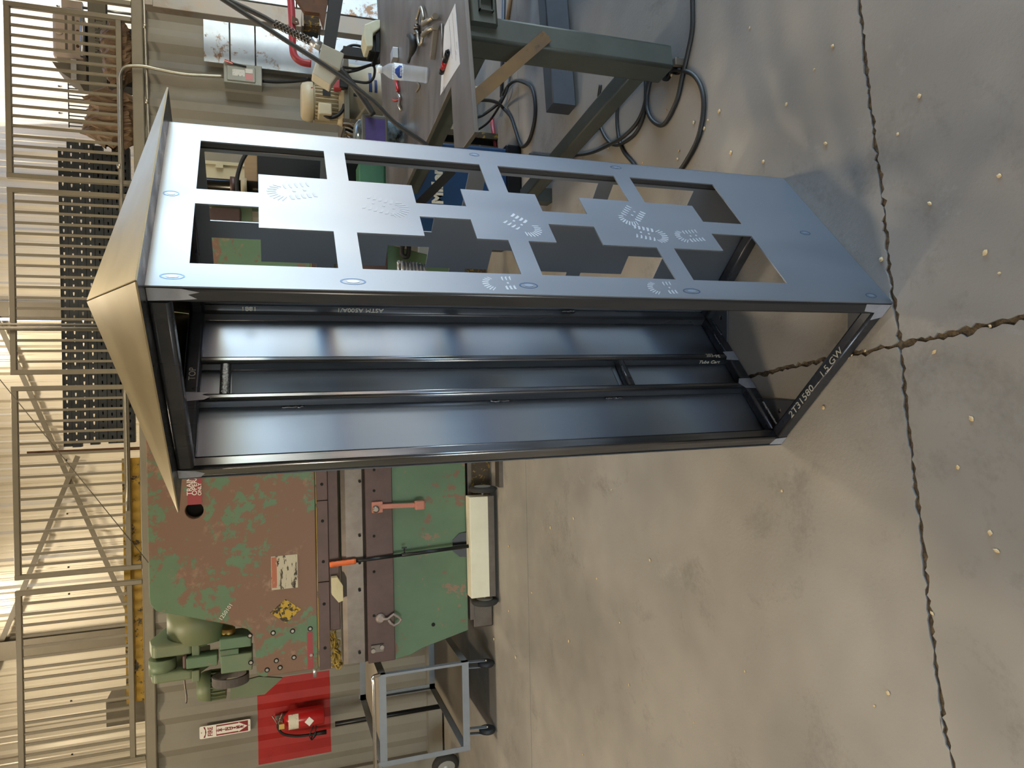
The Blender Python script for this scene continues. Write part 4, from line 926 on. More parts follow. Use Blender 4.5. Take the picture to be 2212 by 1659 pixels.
# short hollow stub under the apron
q0 = P(1048, 12, 2.36); mb = MB(); w_ = .052
for lo, hi in (((-.026, 0), (-.022, .052)), ((.022, 0), (.026, .052)), ((-.026, 0), (.026, .004)), ((-.026, .048), (.026, .052))):
    mb.box((q0.x+lo[0], q0.y-.02, q0.z-.026+lo[1]), (q0.x+hi[0], q0.y+.2, q0.z-.026+hi[1]))
part('receiver_tube', mb, legm, tb)
# rusty angle brace from leg to the tongue
rusty2 = mat('rusty_angle_brace', '#6a5743', .6, .4, var=(6, '#8a6d45', .7), worn=('#4b3b30', 9, .6, .08))
b0 = A0+ex*lw*.45-ey*.012; pa_ = V(b0.x, b0.y, P(1182, 72, b0.y).z); q1 = G(1024, 212, TZ-.02)
pb_ = V(q1.x, q1.y+.02, TZ-.018)
dv_ = (pb_-pa_).normalized(); mb = MB(); mb.bar(pa_, pb_, .045, .006, up=(0, 1, 0)); mb2 = MB(); mb.bar(pa_+V(0, .02, -.006), pb_+V(0, .02, -.006), .006, .045, up=(0, 1, 0)); part('angle_brace', mb, rusty2, tb)
# ---------------------------------------------------------------- things on the table
def tp(x, y, z=0): q = G(x, y, TZ+z); return V(q.x, q.y, TZ+z)
clear = mat('clear_bottle_plastic', '#eef4fa', .08, alpha=.24); labelb = mat('bottle_label_blue', '#24489c', .4); labelw = mat('bottle_label_white', '#dfe8f2', .4); capw = mat('bottle_cap_white', '#eef2f5', .4)
bc = tp(924, 163); R1 = .033
t = thing('water_bottle', 'clear ribbed plastic water bottle with a blue label standing on the welding table', 'bottle', bc)
prof = [(0, .024), (.003, .031), (.008, R1)] + [(.012+i*.0045, R1-(.0028 if i % 2 else 0)) for i in range(21)] + [(.112, R1), (.15, R1), (.165, .029), (.18, .020), (.19, .0135), (.197, .0125)]
mb = MB(); mb.lathe(bc, (0, 0, 1), prof, 28); part('body', mb, clear, t)
def wrapl(r, z0, z1, a0, a1, m_, nm, n=16):
    rows = [[bc+V(r*math.cos(math.radians(a)), r*math.sin(math.radians(a)), z) for a in [a0+(a1-a0)*i/n for i in range(n+1)]] for z in (z0, z1)]
    mb = MB(); mb.grid(rows, True); return part(nm, mb, m_, t)
wrapl(R1+.0004, .112, .148, 0, 360, labelw, 'label'); 
rows = []
for z, w_ in ((.116, 46), (.128, 46), (.138, 26), (.146, 12)):
    rows.append([bc+V((R1+.0008)*math.cos(math.radians(a)), (R1+.0008)*math.sin(math.radians(a)), z) for a in [248-w_+2*w_*i/10 for i in range(11)]])
mb = MB(); mb.grid(rows, True); part('label_emblem', mb, labelb, t)
na = math.radians(248); text('lettering', 'WATER', .010, bc+V((R1+.0025)*math.cos(na), (R1+.0025)*math.sin(na), .121), V(-math.sin(na), math.cos(na), 0), V(0, 0, 1), capw, t, bold=.0002)
mb = MB(); mb.lathe(bc+V(0, 0, .197), (0, 0, 1), [(0, .015), (.016, .015), (.018, .013)], 20); part('cap', mb, capw, t)
paper = mat('paper', '#dfe1e6', .8)
pp = [tp(x, y) for x, y in ((984, 8), (961, 58), (948, 150), (952, 206), (994, 139))]
mb = MB(); pc = pp[0]; mb.plate([[(p.x, p.y) for p in (pp[0], pp[4], pp[3], pp[1])]], V(0, 0, TZ+.0005), V(1, 0, 0), V(0, 1, 0), .0015); dr = solo('drawing_sheet', mb, paper, 'white printed drawing sheet lying along the table front edge', 'paper')
ink = mat('ink_line', '#6d7078', .8)
dx = (pp[4]-pp[0]); dy = (pp[1]-pp[0])
for i, (a, b, l) in enumerate(((.05, .25, .85), (.05, .55, .7), (.6, .1, .3), (.72, .2, .2))):
    s0 = pp[0]+dx*a+dy*b+V(0, 0, .0023); mb = MB(); mb.bar(s0, s0+dx*l*(1-a), .0015, .0003); part('print_line', mb, ink, dr)
s0 = pp[4]*.35+pp[3]*.65+V(0, .012, .0022); text('print', 'N', .03, s0+dy*.2, dx, -dx.cross(V(0, 0, 1)), ink, dr, .0002)
# paint marker
mk0, mk1 = tp(967, 112, .011), tp(953, 158, .011); t = thing('paint_marker', 'black and red paint marker on the drawing sheet', 'marker', V(mk0.x, mk0.y, TZ+.002))
dm = mk1-mk0; mb = MB(); mb.cyl(mk0, mk0+dm*.45, .0095, 14); part('cap', mb, blackm, t); mb = MB(); mb.cyl(mk0+dm*.45, mk0+dm*.78, .0095, 14); part('barrel', mb, extred, t); mb = MB(); mb.cyl(mk0+dm*.78, mk1, .0095, 14); part('end', mb, blackm, t); mb = MB(); mb.cyl(mk0-dm*.1, mk0, .003, 8, .006); part('tip', mb, blackm, t)
woodg = mat('grey_wood_strip', '#7d7468', .7, var=(30, '#5f574d', .6), stretch=(1, .1, 1))
s0, s1 = tp(946, 62), tp(938, 128); mb = MB(); mb.bar(s0+V(0, 0, .009), s1+V(0, 0, .009), .02, .018); solo('steel_strip', mb, woodg, 'short grey flat bar lying behind the drawing sheet', 'bar')
s0, s1 = tp(957, 52), tp(958, 125); mb = MB(); mb.cyl(s0+V(0, 0, .005), s1+V(0, 0, .005), .004, 8); solo('soapstone_holder', mb, boltm, 'thin metal marking pencil beside the flat bar', 'pencil')
# locking C-clamps
def clamp(pts, jaw, label, hand):
    q0 = tp(*pts[0]); t = thing('locking_clamp', label, 'clamp', V(q0.x, q0.y, TZ))
    mb = MB(); mb.tube(spline([tp(x, y, .014) for x, y in pts], 6), .007, 8); part('jaw_frame', mb, clampm, t)
    for x, y in jaw: q = tp(x, y, .014); mb = MB(); mb.cyl(q-V(.012, 0, 0), q+V(.006, 0, 0), .014, 12); part('swivel_pad', mb, boltm, t)
    mb = MB(); mb.tube([tp(x, y, .016) for x, y in hand], [.011, .010, .009][:len(hand)], 10); part('handle', mb, clampm, t)
    mb = MB(); q = tp(*hand[-1], .018); q2 = tp(*hand[0], .018); d_ = (q-q2).normalized(); mb.cyl(q, q+d_*.03, .012, 12); part('adjusting_screw', mb, boltm, t)
clampm = mat('nickel_clamp', '#a49c8c', .38, .9)
clamp([(901, 52), (901, 40), (905, 26), (909, 16), (913, 28), (914, 42), (912, 52)], [(900, 58)], 'nickel locking clamp with its jaw open nearer the top edge of the picture', [(914, 52), (925, 44), (937, 37)])
clamp([(902, 70), (903, 86), (906, 97), (911, 92), (913, 76), (915, 66)], [(900, 70)], 'nickel locking clamp lying beside the other one with handles crossed', [(914, 76), (925, 64), (938, 60)])
glove = mat('black_leather', '#20201f', .6)
q0 = tp(884, 82); t = thing('clamp_pad', 'curved black rubber covered handle lying by the bottle', 'handle', q0)
mb = MB(); mb.tube(spline([tp(x, y, .021) for x, y in ((881, 76), (889, 80), (893, 92), (891, 108), (886, 122), (882, 134))], 5), [.007+.012*math.sin(PI*min(1, i/20)) for i in range(26)], 8); part('sleeve', mb, glove, t)
s0 = tp(858, 118); mb = MB(); mb.box((s0.x-.035, s0.y-.04, TZ), (s0.x+.02, s0.y+.04, TZ+.03)); solo('steel_block', mb, alu, 'small bright steel block behind the bottle cap', 'block', bevel=.003)
# red handled nippers
q0 = tp(855, 185); t = thing('nippers', 'red handled nippers lying left of the bottle', 'pliers', q0)
mb = MB(); mb.tube([tp(854, 168, .01), tp(857, 184, .01), tp(860, 198, .01)], .008, 10); part('red_grip', mb, extred, t)
mb = MB(); mb.tube([tp(860, 198, .01), tp(864, 214, .01), tp(862, 228, .01), tp(866, 240, .01)], [.006, .006, .009, .004], 8); part('steel_jaw', mb, chrome, t)
mb = MB(); mb.tube([tp(864, 214, .01), tp(852, 218, .012), tp(847, 214, .012)], [.006, .007, .004], 8); part('second_jaw', mb, extred, t)
mb = MB(); mb.tube(spline([tp(900, 178, .004), tp(906, 186, .004), tp(899, 198, .004)], 4), .004, 6); solo('weld_rod_stub', mb, woodg, 'short brown rod stub lying left of the bottle base', 'rod')
# welding helmet
q = tp(876, 272); hy = q.y+.02; t = thing('welding_helmet', 'dark welding helmet with a purple filter window on the far part of the table', 'helmet', V(q.x, hy, TZ))
helm = mat('helmet_grey', '#55524c', .45, var=(6, '#6b675e', .5)); chromeh = mat('helmet_chrome_skull', '#1f2428', .15, .4, var=(14, '#9fb4c0', .8), worn=('#7a1f1f', 14, .70, .03)); lens = mat('purple_filter', '#4a3f74', .2, var=(12, '#5b508a', .5), coat=.4)
x0_, x1_ = P(830, 318, hy).x, P(830, 243, hy).x; z0_, z1_ = TZ, P(770, 270, hy).z; zm_ = P(836, 280, hy).z
mb = MB(); rows = []
for i, (f, k) in enumerate(((0, .80), (.25, .98), (.5, 1.0), (.75, .96), (.92, .8), (1, .5))):
    z = z0_+(z1_-z0_)*f; cxh, hw_ = (x0_+x1_)/2, (x1_-x0_)/2*k
    rows.append([(cxh+hw_*math.cos(a)*(1 if abs(math.cos(a)) < .7 else 1), hy+.10+(.11*k)*math.sin(a), z) for a in [2*PI*j/24 for j in range(24)]])
mb.grid(rows, True, True); mb.f.append([len(mb.v)-24+j for j in range(24)]); mb.sm.append(False); part('shell', mb, chromeh, t)
c = pb(783, 248, 838, 318, hy-.02, .05); part('window_frame', c, helm, t, bevel=.006)
c = pb(789, 256, 832, 312, hy-.023, .006); part('filter_window', c, lens, t)
# ---------------------------------------------------------------- junction box on its hanging cable
jb = mat('junction_box_grey', '#a39f90', .5, var=(6, '#918d7f', .4)); jbb = mat('junction_box_beige', '#bfb7a3', .5)
JY = 3.45
t = thing('pendant_box', 'grey pendant junction box hanging from a cable over the table', 'junction box', P(738, 128, JY))
def pq(l): return [(P(x, y, JY).x, P(x, y, JY).z) for x, y in l]
mb = MB(); mb.plate([pq([(696, 93), (744, 115), (735, 152), (688, 126)])], V(0, JY+.10, 0), V(1, 0, 0), V(0, 0, 1), .10); part('box', mb, jb, t, bevel=.005)
mb = MB(); mb.plate([pq([(685, 122), (735, 150), (715, 178), (675, 152)])], V(0, JY+.12, 0), V(1, 0, 0), V(0, 0, 1), .09); part('cover', mb, jbb, t, bevel=.006)
mb = MB(); a, b = P(672, 88, JY+.05), P(693, 101, JY+.05); mb.cyl(a, b, .022, 14); part('gland', mb, alu, t)
cabm = mat('black_cable', '#2a2a29', .5); meshm = mat('strain_relief_wire', '#8f8f8b', .35, .8, worn=('#2a2a29', 60, .5, .03))
c1 = [P(x, y, JY+.05) for x, y in ((470, -10), (562, 33), (595, 52), (640, 74), (676, 92))]
mb = MB(); mb.tube(spline(c1, 6), .012, 10); cb = part('supply_cable', mb, cabm, t)
d0, d1 = P(592, 50, JY+.05), P(672, 90, JY+.05)
mb = MB()
for s_ in (-1, 1):
    for k in range(5):
        pts = []
        for i in range(41):
            f = i/40; c_ = d0+(d1-d0)*f; dr_ = (d1-d0).normalized(); u_ = dr_.orthogonal().normalized(); v_ = dr_.cross(u_); th = s_*f*14+k*2*PI/5
            pts.append(c_+(u_*math.cos(th)+v_*math.sin(th))*(.017))
        mb.tube(pts, .0022, 4)
part('strain_relief', mb, boltm, t, 'woven wire strain relief grip')
mb = MB(); mb.tube(spline([P(x, y, 2.95) for x, y in ((468, -10), (542, 38), (620, 89), (688, 132), (739, 167), (805, 218), (856, 268), (916, 309), (935, 335))], 6), .0095, 10); solo('hanging_cable', mb, cabm, 'long black cable slanting down past the pendant box to the table corner', 'cable')
mb = MB(); mb.tube(spline([P(x, y, JY+.02) for x, y in ((735, 150), (752, 170), (772, 197), (792, 225), (806, 248))], 5), [.016]*21, 10); part('drop_cable', mb, cabm, t)
# ---------------------------------------------------------------- right hand background
# switch box on the container wall
swm = mat('switch_box_grey', '#8f9088', .45, .2); lblw = mat('white_notice', '#d9d8d2', .6, worn=('#4a4a48', 70, .6, .03)); lblp = mat('pink_notice', '#c98a8c', .6)
KY = CY-.14
t = thing('switch_box', 'grey electrical disconnect switch box with a red handle on the container', 'switch box', V(P(525, 160, KY).x, KY, P(566, 160, KY).z))
part('box', pb(483, 138, 566, 181, KY, .15), swm, t, bevel=.006)
part('cover', pb(490, 143, 552, 175, KY-.012, .012), swm, t, bevel=.006)
part('notice', pb(502, 150, 529, 164, KY-.0135, .0015), lblw, t); part('notice', pb(530, 149, 546, 158, KY-.0135, .0015), lblw, t); part('notice', pb(530, 160, 546, 173, KY-.0135, .0015), lblp, t)
mb = MB(); mb.bar(P(502, 137, KY-.02), P(532, 144, KY-.02), .02, .012, r=.003); lv = part('handle', mb, blackm, t)
mb = MB(); mb.bar(P(485, 130, KY-.03), P(503, 137, KY-.022), .026, .02, r=.006); part('red_grip', mb, extred, lv)
mb = MB(); mb.tube(spline([P(566, 175, CY-.05), P(600, 177, CY-.05), P(640, 175, CY-.05), P(668, 170, CY-.1)], 6), .014, 10); part('tail_conduit', mb, hosem, t)
# rusty post, white weathered sheet panels
post = mat('rust_topped_post', '#8d8a86', .5, .5, var=(3, '#a08a70', .6), worn=('#7a5c40', 1.6, .55, .2))
PY_ = 6.3
a = P(560, 28, PY_); mb = MB(); mb.box((a.x-.06, PY_, 0), (a.x+.06, PY_+.12, P(312, 14, PY_).z)); mb.box((a.x-.075, PY_-.012, 0), (a.x+.075, PY_, P(330, 14, PY_).z)); solo('steel_post', mb, post, 'rust topped grey steel post standing at the right by the container', 'post', bevel=.004)
shw = mat('weathered_white_sheet', '#c3cbd2', .4, .5, var=(5, '#aab3bb', .6), worn=('#8a6d55', 3, .76, .06, 14, .4), worn2=('#7d6a5b', 18, .67, .04))
QY = 6.68
t = thing('weathered_sheet', 'rust stained white sheet metal panel leaning by the container left of the post', 'sheet metal', V(P(600, 90, QY).x, QY, 0))
seams = [(440, 496), (498, 551), (553, 690), (692, 900)]
xa, xb = P(560, 146, QY).x, P(560, 36, QY).x
for i, (s0, s1) in enumerate(seams):
    z1, z0 = P(s0, 90, QY).z, max(P(s1, 90, QY).z, .0); mb = MB(); mb.box((xa, QY+.004*i, z0+.006), (xb, QY+.012+.004*i, z1)); part('sheet_panel', mb, shw, t)
t = thing('weathered_door', 'blue white sheet metal door panel right of the steel post', 'door panel', V(P(600, -40, QY).x, QY-.1, 0))
for s0, s1 in ((520, 640), (642, 700), (702, 900)):
    z1, z0 = P(s0, 0, QY-.1).z, max(P(s1, 0, QY-.1).z, 0); mb = MB(); mb.box((P(560, 16, QY).x, QY-.1, z0+.006), (P(560, -150, QY).x, QY-.088, z1)); part('door_sheet', mb, shw, t)
# red bent pipe, finned motor box, dark jib arm
redp = mat('red_pipe_paint', '#a03a3e', .4)
mb = MB(); mb.tube(spline([P(x, y, 5.4) for x, y in ((622, -60), (628, 0), (631, 50), (632, 100), (637, 122), (652, 134), (672, 138))], 6), .026, 12); t = solo('red_pipe', mb, redp, 'bent red pipe in front of the weathered white sheet', 'pipe')
mb = MB(); a = P(631, 40, 5.36); mb.plate([[(0, -.02), (.04, -.012), (.05, .02), (.03, .035), (0, .03)], circ(.03, .01, .008, 8)], a, V(-.2, 0, -1), V(-1, 0, 0), .01); part('lug', mb, rust, t)
t = thing('finned_heater', 'small dark finned motor box fixed to the steel post', 'motor', V(P(678, 40, 6.1).x, 6.1, P(695, 40, 6.1).z))
for k in range(11): 
    y = 26+k*2.6; part('fin', pb(656, y, 690, y+1.5, 6.05, .12), basem, t)
part('core', pb(656, 26, 690, 54, 6.08, .22), blackm, t); part('end_plate', pb(690, 24, 694, 56, 6.04, .16), boltm, t); part('bolt', pb(694, 32, 701, 40, 6.1, .04), alu, t); part('end_plate', pb(652, 24, 656, 56, 6.04, .16), diem, t)
jibm = mat('jib_black', '#1b1714', .6)
t = thing('jib_arm', 'dark steel jib arm slanting down behind the table', 'jib', V(P(720, 50, 4.9).x, 4.9, P(745, 0, 4.9).z))
mb = MB(); l = [(P(x, y, 4.9).x, P(x, y, 4.9).z) for x, y in ((706, -30), (745, -30), (741, 0), (724, 104), (698, 98), (710, 0))]; mb.plate([l], V(0, 4.98, 0), V(1, 0, 0), V(0, 0, 1), .08); part('arm', mb, jibm, t)
mb = MB(); l = [(P(x, y, 4.95).x, P(x, y, 4.95).z) for x, y in ((630, -20), (712, -20), (700, 60), (690, 28), (658, 24))]; mb.plate([l], V(0, 5.0, 0), V(1, 0, 0), V(0, 0, 1), .05); part('web', mb, rust, t)
# machine with an upright motor on a beige tank
mot = mat('cream_motor_paint', '#c3b698', .45, var=(5, '#a8987a', .6)); tank = mat('cream_tank_paint', '#bdb39c', .45, var=(2, '#a08f6e', .6), worn=('#8a7756', 8, .7, .05))
AY = 4.95
q0, q1 = P(652, 208, AY), P(748, 208, AY); mx = (P(700, 165, AY).x+P(700, 250, AY).x)/2; mr = (P(700, 165, AY).x-P(700, 250, AY).x)/2
t = thing('dust_collector', 'cream machine tank with an upright finned electric motor on top', 'machine', V(mx+.05, AY+.2, 0))
zt_, zb_ = q0.z, q1.z
mb = MB(); mb.lathe((mx, AY+mr, zt_), (0, 0, -1), [(0, mr*.78), (.010, mr*.9), (.04, mr*.97), (.075, mr*1.0), (.08, mr*.95)], 28); part('fan_cowl', mb, mot, t)
mb = MB(); mb.cyl((mx, AY+mr, zb_), (mx, AY+mr, zt_-.075), mr*.84, 24); mbod = part('motor_body', mb, mot, t)
mb = MB(); L_ = zt_-.09-zb_-.05
for k in range(30):
    th = 2*PI*k/30; c_, s_ = math.cos(th), math.sin(th); mb = MB()
    mb.obox(V(mx+mr*.82*c_-.0025*s_, AY+mr+mr*.82*s_+.0025*c_, zb_+.05), V(mr*.16*c_, mr*.16*s_, 0), V(.005*s_, -.005*c_, 0), V(0, 0, L_)); part('cooling_fin', mb, mot, mbod)
part('name_plate', pb(697, 193, 714, 207, AY-.004, .004), blackm, mbod); part('red_tag', pb(672, 188, 676, 200, AY+.01, .004), extred, t)
mb = MB(); mb.lathe((mx, AY+mr, zb_+.05), (0, 0, -1), [(0, mr*.96), (.03, mr*1.05), (.06, mr*1.05)], 28); part('motor_flange', mb, mot, t)
part('terminal_box', pb(688, 222, 717, 247, AY-.03, .12), mot, t, bevel=.008)
mb = MB(); mb.tube(spline([P(x, y, AY) for x, y in ((700, 248), (712, 254), (728, 250), (740, 238), (744, 226))], 5), .012, 8); part('motor_lead', mb, hosem, t)
part('top_plate', pb(744, 125, 754, 262, AY-.04, .5), girt_mat, t)
tx0, tx1 = P(790, 258, AY).x, P(790, 118, AY).x; trd = (tx1-tx0)/2; tcx = (tx0+tx1)/2
mb = MB(); mb.cyl((tcx, AY+trd, .25), (tcx, AY+trd, P(754, 190, AY).z), trd, 36); part('tank', mb, tank, t)
for sx_ in (-1, 1): mb = MB(); mb.box((tcx+sx_*trd*.7-.03, AY+trd-.03, 0), (tcx+sx_*trd*.7+.03, AY+trd+.03, .3)); part('leg', mb, tank, t)
blu = mat('blue_print', '#1f3566', .5)
def tank_pt(ang, z, r=trd+.002): return V(tcx+r*math.cos(math.radians(ang)), AY+trd+r*math.sin(math.radians(ang)), z)
def onTank(a0, a1, z0, z1, m_, nm):
    rows = [[tank_pt(a0+(a1-a0)*i/8, z) for i in range(9)] for z in (z0, z1)]; mb = MB(); mb.grid(rows, True); part(nm, mb, m_, t)
za_, zb2_ = P(797, 190, AY).z, P(804, 190, AY).z
onTank(262, 300, zb2_, za_, blu, 'blue_stripe'); onTank(262, 285, P(815, 190, AY).z, P(809, 190, AY).z, blu, 'blue_stripe')
part('slot_handle', pb(764, 202, 794, 208, AY-.02, .02), blackm, t, bevel=.004)
part('capacitor_box', pb(722, 172, 738, 190, AY-.06, .06), redp, t, bevel=.004); part('control_box', pb(734, 168, 752, 188, AY-.08, .06), blackm, t, bevel=.004)
for pts in (((740, 145), (770, 148), (800, 140), (822, 135)), ((738, 158), (770, 152), (805, 141), (808, 165), (795, 178), (770, 176), (755, 172)), ((728, 135), (738, 112), (760, 98), (785, 102), (800, 112))):
    mb = MB(); mb.tube(spline([P(x, y, AY-.12) for x, y in pts], 6), .009, 8); part('black_hose', mb, hosem, t)
part('channel', pb(742, 104, 822, 124, 4.75, .05), jibm, t)
# cream grinder guard at the far table edge, crate of wires
GY = tp(822, 80).y
t = thing('bench_grinder', 'cream machine guard with a dark opening at the far table edge', 'grinder', V(P(800, 75, GY).x, GY, TZ))
l = [(P(x, y, GY).x, P(x, y, GY).z) for x, y in ((788, 52), (812, 42), (821.5, 42), (821.5, 60), (806, 72), (806, 100), (792, 100), (786, 78))]
mb = MB(); mb.plate([l], V(0, GY+.15, 0), V(1, 0, 0), V(0, 0, 1), .15); part('guard', mb, mat('cream_guard', '#c9c7ae', .45, var=(6, '#a8a68c', .5)), t, bevel=.006)
part('motor', pb(797, 66, 815, 112, GY+.05, .14), blackm, t, bevel=.01); part('foot', pb(812, 50, 820, 112, GY+.02, .2), blackm, t)
t = thing('parts_crate', 'dark wooden crate with loose wires behind the welding helmet', 'crate', V(P(755, 285, 4.7).x, 4.7, 0))
a, b = P(742, 322, 4.7), P(742, 262, 4.7)
for x in (a.x, (a.x+b.x)/2, b.x): mb = MB(); mb.box((x-.02, 4.7, 0), (x+.02, 4.74, a.z)); part('slat', mb, basem, t)
mb = MB(); mb.box((a.x, 4.76, 0), (b.x, 5.0, a.z-.02)); part('box', mb, blackm, t)
for k in range(4):
    mb = MB(); mb.tube(spline([P(742+k*3, 266+k*9, 4.69), P(756, 268+k*10, 4.66), P(770, 280+k*8, 4.69), P(780, 292+k*6, 4.7)], 4), .005, 6); part('loose_wire', mb, woodg, t)
# ---------------------------------------------------------------- blue welding power source (seen through the cutouts)
blue = mat('welder_blue', '#1d3f66', .35, var=(4, '#18365a', .5)); MY = 4.25
xa, xb = P(960, 505, MY).x, P(1010, 312, MY).x; zt_ = P(893, 400, MY).z
t = thing('welding_power_source', 'blue welding power source with white lettering behind the tall cabinet', 'welder', V((xa+xb)/2, MY+.3, 0))
mb = MB(); mb.box((xa, MY, .08), (xb, MY+.4, zt_)); part('case', mb, blue, t, bevel=.015)
mb = MB(); mb.box((xa-.02, MY-.02, .0), (xb+.02, MY+.41, .10)); part('running_gear', mb, blackm, t, bevel=.01)
mb = MB(); mb.box((xa+.02, MY+.03, zt_), (xb-.02, MY+.38, zt_+.09)); part('top_tray', mb, alu, t, bevel=.01)
text('lettering', 'Miller', .095, V(P(946, 441, MY).x, MY-.002, P(946, 420, MY).z), V(1, 0, 0), V(0, 0, 1), whitep, t, align='LEFT', bold=.004)
for a, b, w_ in (((898, 448), (976, 370), .045),):
    mb = MB(); mb.bar(P(*a, 3.72), P(*b, 3.72), w_, w_, up=(0, 1, 0)); part('under_brace', mb, jibm, tb)
tanp = mat('tan_stained_plate', '#9c8160', .6, var=(3, '#7d6549', .7), stretch=(3, 1, .6))
gpl = mat('flat_green_plate', '#3f6f4f', .5, var=(6, '#35604a', .5)); c = pb(776, 350, 832, 420, 4.73, .18); q = c.ctr(); c.box((q.x-.12, 4.74, 0), (q.x+.12, 4.9, q.z)); solo('green_cabinet', c, gpl, 'dark green machine cabinet behind the tall steel cabinet', 'machine cabinet', bevel=.01)
c = pb(556, 325, 640, 402, 5.75, .04); q = c.ctr(); c.box((q.x-.2, 5.76, 0), (q.x+.2, 5.79, q.z)); solo('black_board', c, blackm, 'black board standing by the container behind the cabinet', 'board')
c = pb(528, 325, 555, 405, 5.85, .05); q = c.ctr(); c.box((q.x-.15, 5.86, 0), (q.x+.15, 5.89, q.z)); solo('plywood_strip', c, tanp, 'tan plywood edge beside the black board', 'plywood')
ebx = mat('beige_wall_cabinet', '#b3ab90', .45)
t = thing('wall_cabinet', 'beige electrical wall cabinet on the container seen through the top cutout', 'wall cabinet', V(P(500, 375, 6.6).x, 6.6, P(545, 375, 6.6).z))
part('body', pb(438, 352, 546, 420, 6.56, .18), ebx, t, bevel=.006); part('door_lip', pb(438, 350, 546, 357, 6.54, .02), ebx, t); part('latch', pb(466, 353, 482, 362, 6.525, .02), ebx, t)
t = thing('hydraulic_ram', 'dark polished hydraulic cylinder standing behind the press brake end', 'cylinder', V(P(470, 400, 5.45).x, 5.45, 0))
a = P(470, 398, 5.45); mb = MB(); mb.cyl((a.x, 5.5, 0), (a.x, 5.5, P(436, 398, 5.45).z), .055, 20); part('tube', mb, mat('black_chrome', '#33312c', .2, .9), t)
z1, z0 = P(497, 398, 5.45).z, P(511, 398, 5.45).z; mb = MB(); mb.cyl((a.x, 5.5, z0), (a.x, 5.5, z1), .075, 20); part('collar', mb, brownm, t)
z1, z0 = P(520, 398, 5.45).z, P(533, 398, 5.45).z; mb = MB(); mb.cyl((a.x, 5.5, z0), (a.x, 5.5, z1), .07, 20); part('ring', mb, mot, t)
mb = MB(); mb.tube(spline([P(x, y, 5.35) for x, y in ((533, 330), (522, 350), (513, 380), (512, 405), (514, 420))], 5), .014, 8); part('hose', mb, hosem, t)
# black hoses and pale spiral hose seen through the lower cutout
mb = MB(); mb.tube(spline([P(x, y, 4.6) for x, y in ((872, 522), (868, 540), (870, 552), (880, 554), (883, 540), (883, 522))], 5), .016, 8); solo('black_hose', mb, hosem, 'thick black hose loop between cabinet and press brake bed', 'hose')
mb = MB(); q0, q1 = P(862, 582, 4.6), P(915, 588, 4.6)
mb.tube([q0+(q1-q0)*(i/70)+V(.05*math.cos(i*.62), .05*math.sin(i*.62), 0) for i in range(71)], .012, 7); solo('spiral_hose', mb, alu, 'pale spiral hose seen through the lower cutout', 'hose')
# ---------------------------------------------------------------- cables and litter on the floor
def fcable(px, sc, off, r, label, zs=None):
    pts = []
    for i, (x, y) in enumerate(px):
        z = r if not zs else zs[i]; pts.append(G(off[0]+x*sc, off[1]+y*sc, z))
    mb = MB(); mb.tube(spline(pts, 6), r, 8); return solo('floor_cable', mb, cabm, label, 'cable', 'cables on the floor by the table')
fcable([(1345, -400), (1345, 0), (1290, 300), (1230, 560), (1170, 820), (1060, 1050), (980, 1110), (880, 1040), (830, 900), (840, 700), (900, 560), (1060, 490), (1230, 490), (1350, 530), (1440, 660), (1475, 850), (1450, 1100), (1380, 1330), (1230, 1590), (1130, 1700)], .1899, (1240, 60), .009, 'black cable making the lowest loop around the table foot')
fcable([(800, 480), (812, 600), (812, 800), (790, 1000), (700, 1200), (560, 1310), (470, 1335), (390, 1290), (310, 1150), (280, 950), (280, 800), (300, 650)], .1899, (1240, 60), .008, 'black cable loop nearest the table stringer')
fcable([(700, 480), (620, 550), (530, 680), (490, 950), (500, 1200), (560, 1400), (680, 1550), (780, 1700)], .1899, (1240, 60), .008, 'black cable running from the table foot under the cabinet')
fcable([(-500, 1440), (-200, 1470), (0, 1450), (200, 1420), (400, 1330), (560, 1240), (700, 1100), (780, 950), (830, 750), (850, 560)], .1899, (1240, 60), .009, 'black cable sweeping along the cabinet side to the table foot', [.01]*4+[.026]*2+[.01]*4)
fcable([(570, 725), (750, 735), (880, 780), (960, 860), (1080, 1000), (1150, 1200), (1230, 1440), (1290, 1480), (1380, 1380), (1450, 1150), (1480, 900), (1460, 650), (1400, 500), (1280, 430), (1160, 410), (1050, 480), (960, 620), (900, 760), (640, 960), (490, 1020)], .1326, (960, 120), .011, 'thick black welding lead looped under the table tongue', [.3, .2, .1, .03, .011, .011, .011, .011, .011, .011, .011, .011, .011, .011, .02, .03, .03, .05, .12, .2])
fcable([(500, 1240), (700, 1100), (830, 930), (960, 700), (1040, 500), (1060, 300), (1060, 100)], .1326, (960, 120), .008, 'thin black lead crossing the welding lead under the table', [.12, .06, .05, .05, .03, .01, .01])
for yy, m_, lb in ((1089, stringm, 'grey'), (1108, tanp, 'tan')):
    a, b = G(yy, -40, .012), G(yy-6 if lb == 'grey' else yy-14, 210 if lb == 'grey' else 60, .012); mb = MB(); mb.cyl(a, b, .012, 8); solo('floor_pipe', mb, m_, '%s pipe lying on the floor behind the table leg' % lb, 'pipe')
mb = MB(); a, b = G(1028, 300, .02), G(1035, 260, .02); mb.tube([G(1062, 255, .014), G(1066, 290, .014), G(1070, 318, .014)], .014, 8); solo('red_hose', mb, redp, 'short red hose on the floor beyond the table tongue', 'hose')
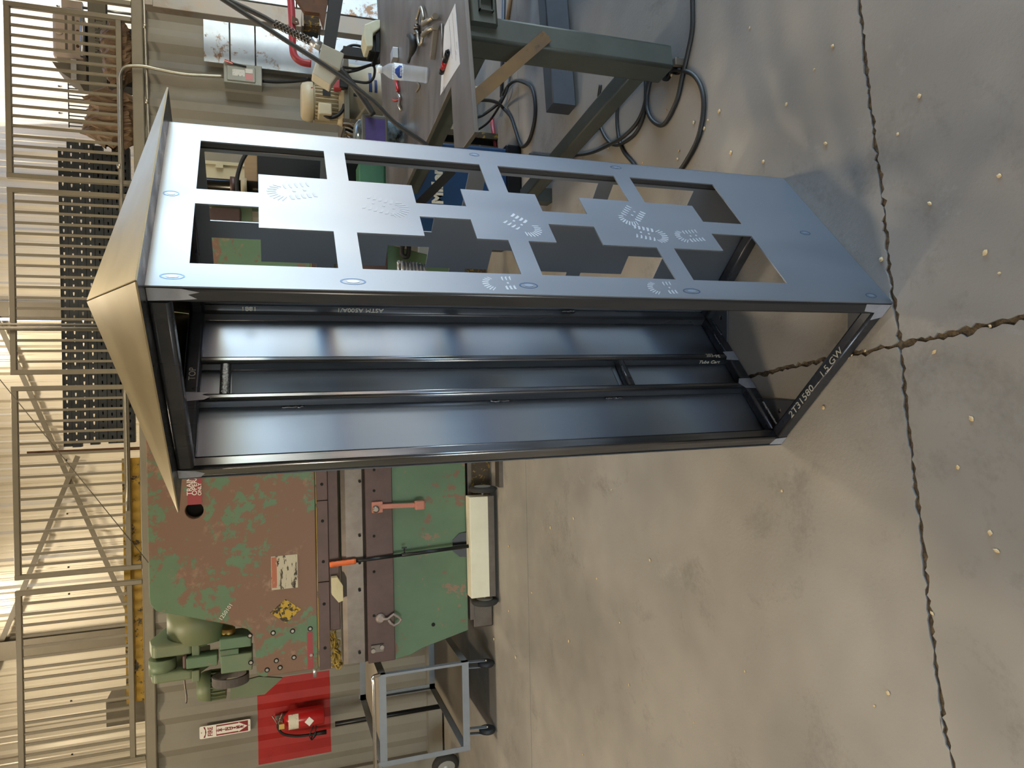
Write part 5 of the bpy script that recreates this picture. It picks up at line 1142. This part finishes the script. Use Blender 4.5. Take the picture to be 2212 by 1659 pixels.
a = G(1078, 1015, .02); mb = MB(); mb.box((a.x-.12, a.y-.03, 0), (a.x+.2, a.y+.06, .03)); solo('flat_bar', mb, diem, 'grey steel offcut lying on the floor by the press brake base', 'offcut')
# pale chips
chip = mat('pale_wood_chip', '#d8c39a', .8, var=(90, '#b98f52', .6)); rc = random.Random(21); mb = MB()
spots = [(1450, 155), (1452, 162), (1555, 240), (1410, 145), (1530, 260), (1522, 278), (1440, 238), (1500, 265), (1442, 255), (1468, 326), (1465, 344), (1389, 352), (1390, 357), (1315, 320), (1650, 350), (1785, 310), (1800, 100), (1987, 208), (2010, 440), (1700, 225), (1905, 560), (2160, 590), (1890, 1525), (1920, 1497), (2015, 1325), (1260, 1630), (1340, 1345), (1240, 1120), (1560, 920), (1100, 1320), (1115, 1420), (1405, 1210), (1690, 1060), (1322, 1058), (2130, 545), (2140, 1150), (2155, 1190), (2160, 380), (1940, 290), (1760, 150), (1620, 60), (1580, 330), (2020, 760), (2140, 705), (1833, 769), (1841, 767), (1870, 757), (1780, 880), (1590, 965), (1100, 1180), (1068, 1380), (1150, 1280), (1230, 1385), (1610, 1450), (1500, 1560), (2100, 905), (2070, 1010), (1360, 1480), (1190, 1140), (1290, 1250)]
for i, (x, y) in enumerate(spots):
    q = G(x, y, 0); s_ = rc.uniform(.8, 1.5)*(1+.25*max(0, q.y-2)); an = rc.uniform(0, PI); k = i % 3; c_, n_ = math.cos(an), math.sin(an); rows = []
    for f in (.02, .3, .6, .98):
        row = []
        for a in [2*PI*j/6 for j in range(6)]:
            px, py, pz = (.011*f*(1+.2*rc.random())-.0055)*s_, .004*math.sin(PI*f)*math.cos(a)*(.9+k*.3)*s_, (.002+.002*math.sin(PI*f)*math.sin(a))*s_
            row.append((q.x+px*c_-py*n_, q.y+px*n_+py*c_, pz))
        rows.append(row)
    mb.grid(rows, True, True)
o = solo('wood_chips', mb, chip, 'tiny pale wood chips and seed husks scattered over the concrete floor', 'wood chips'); o['kind'] = 'stuff'
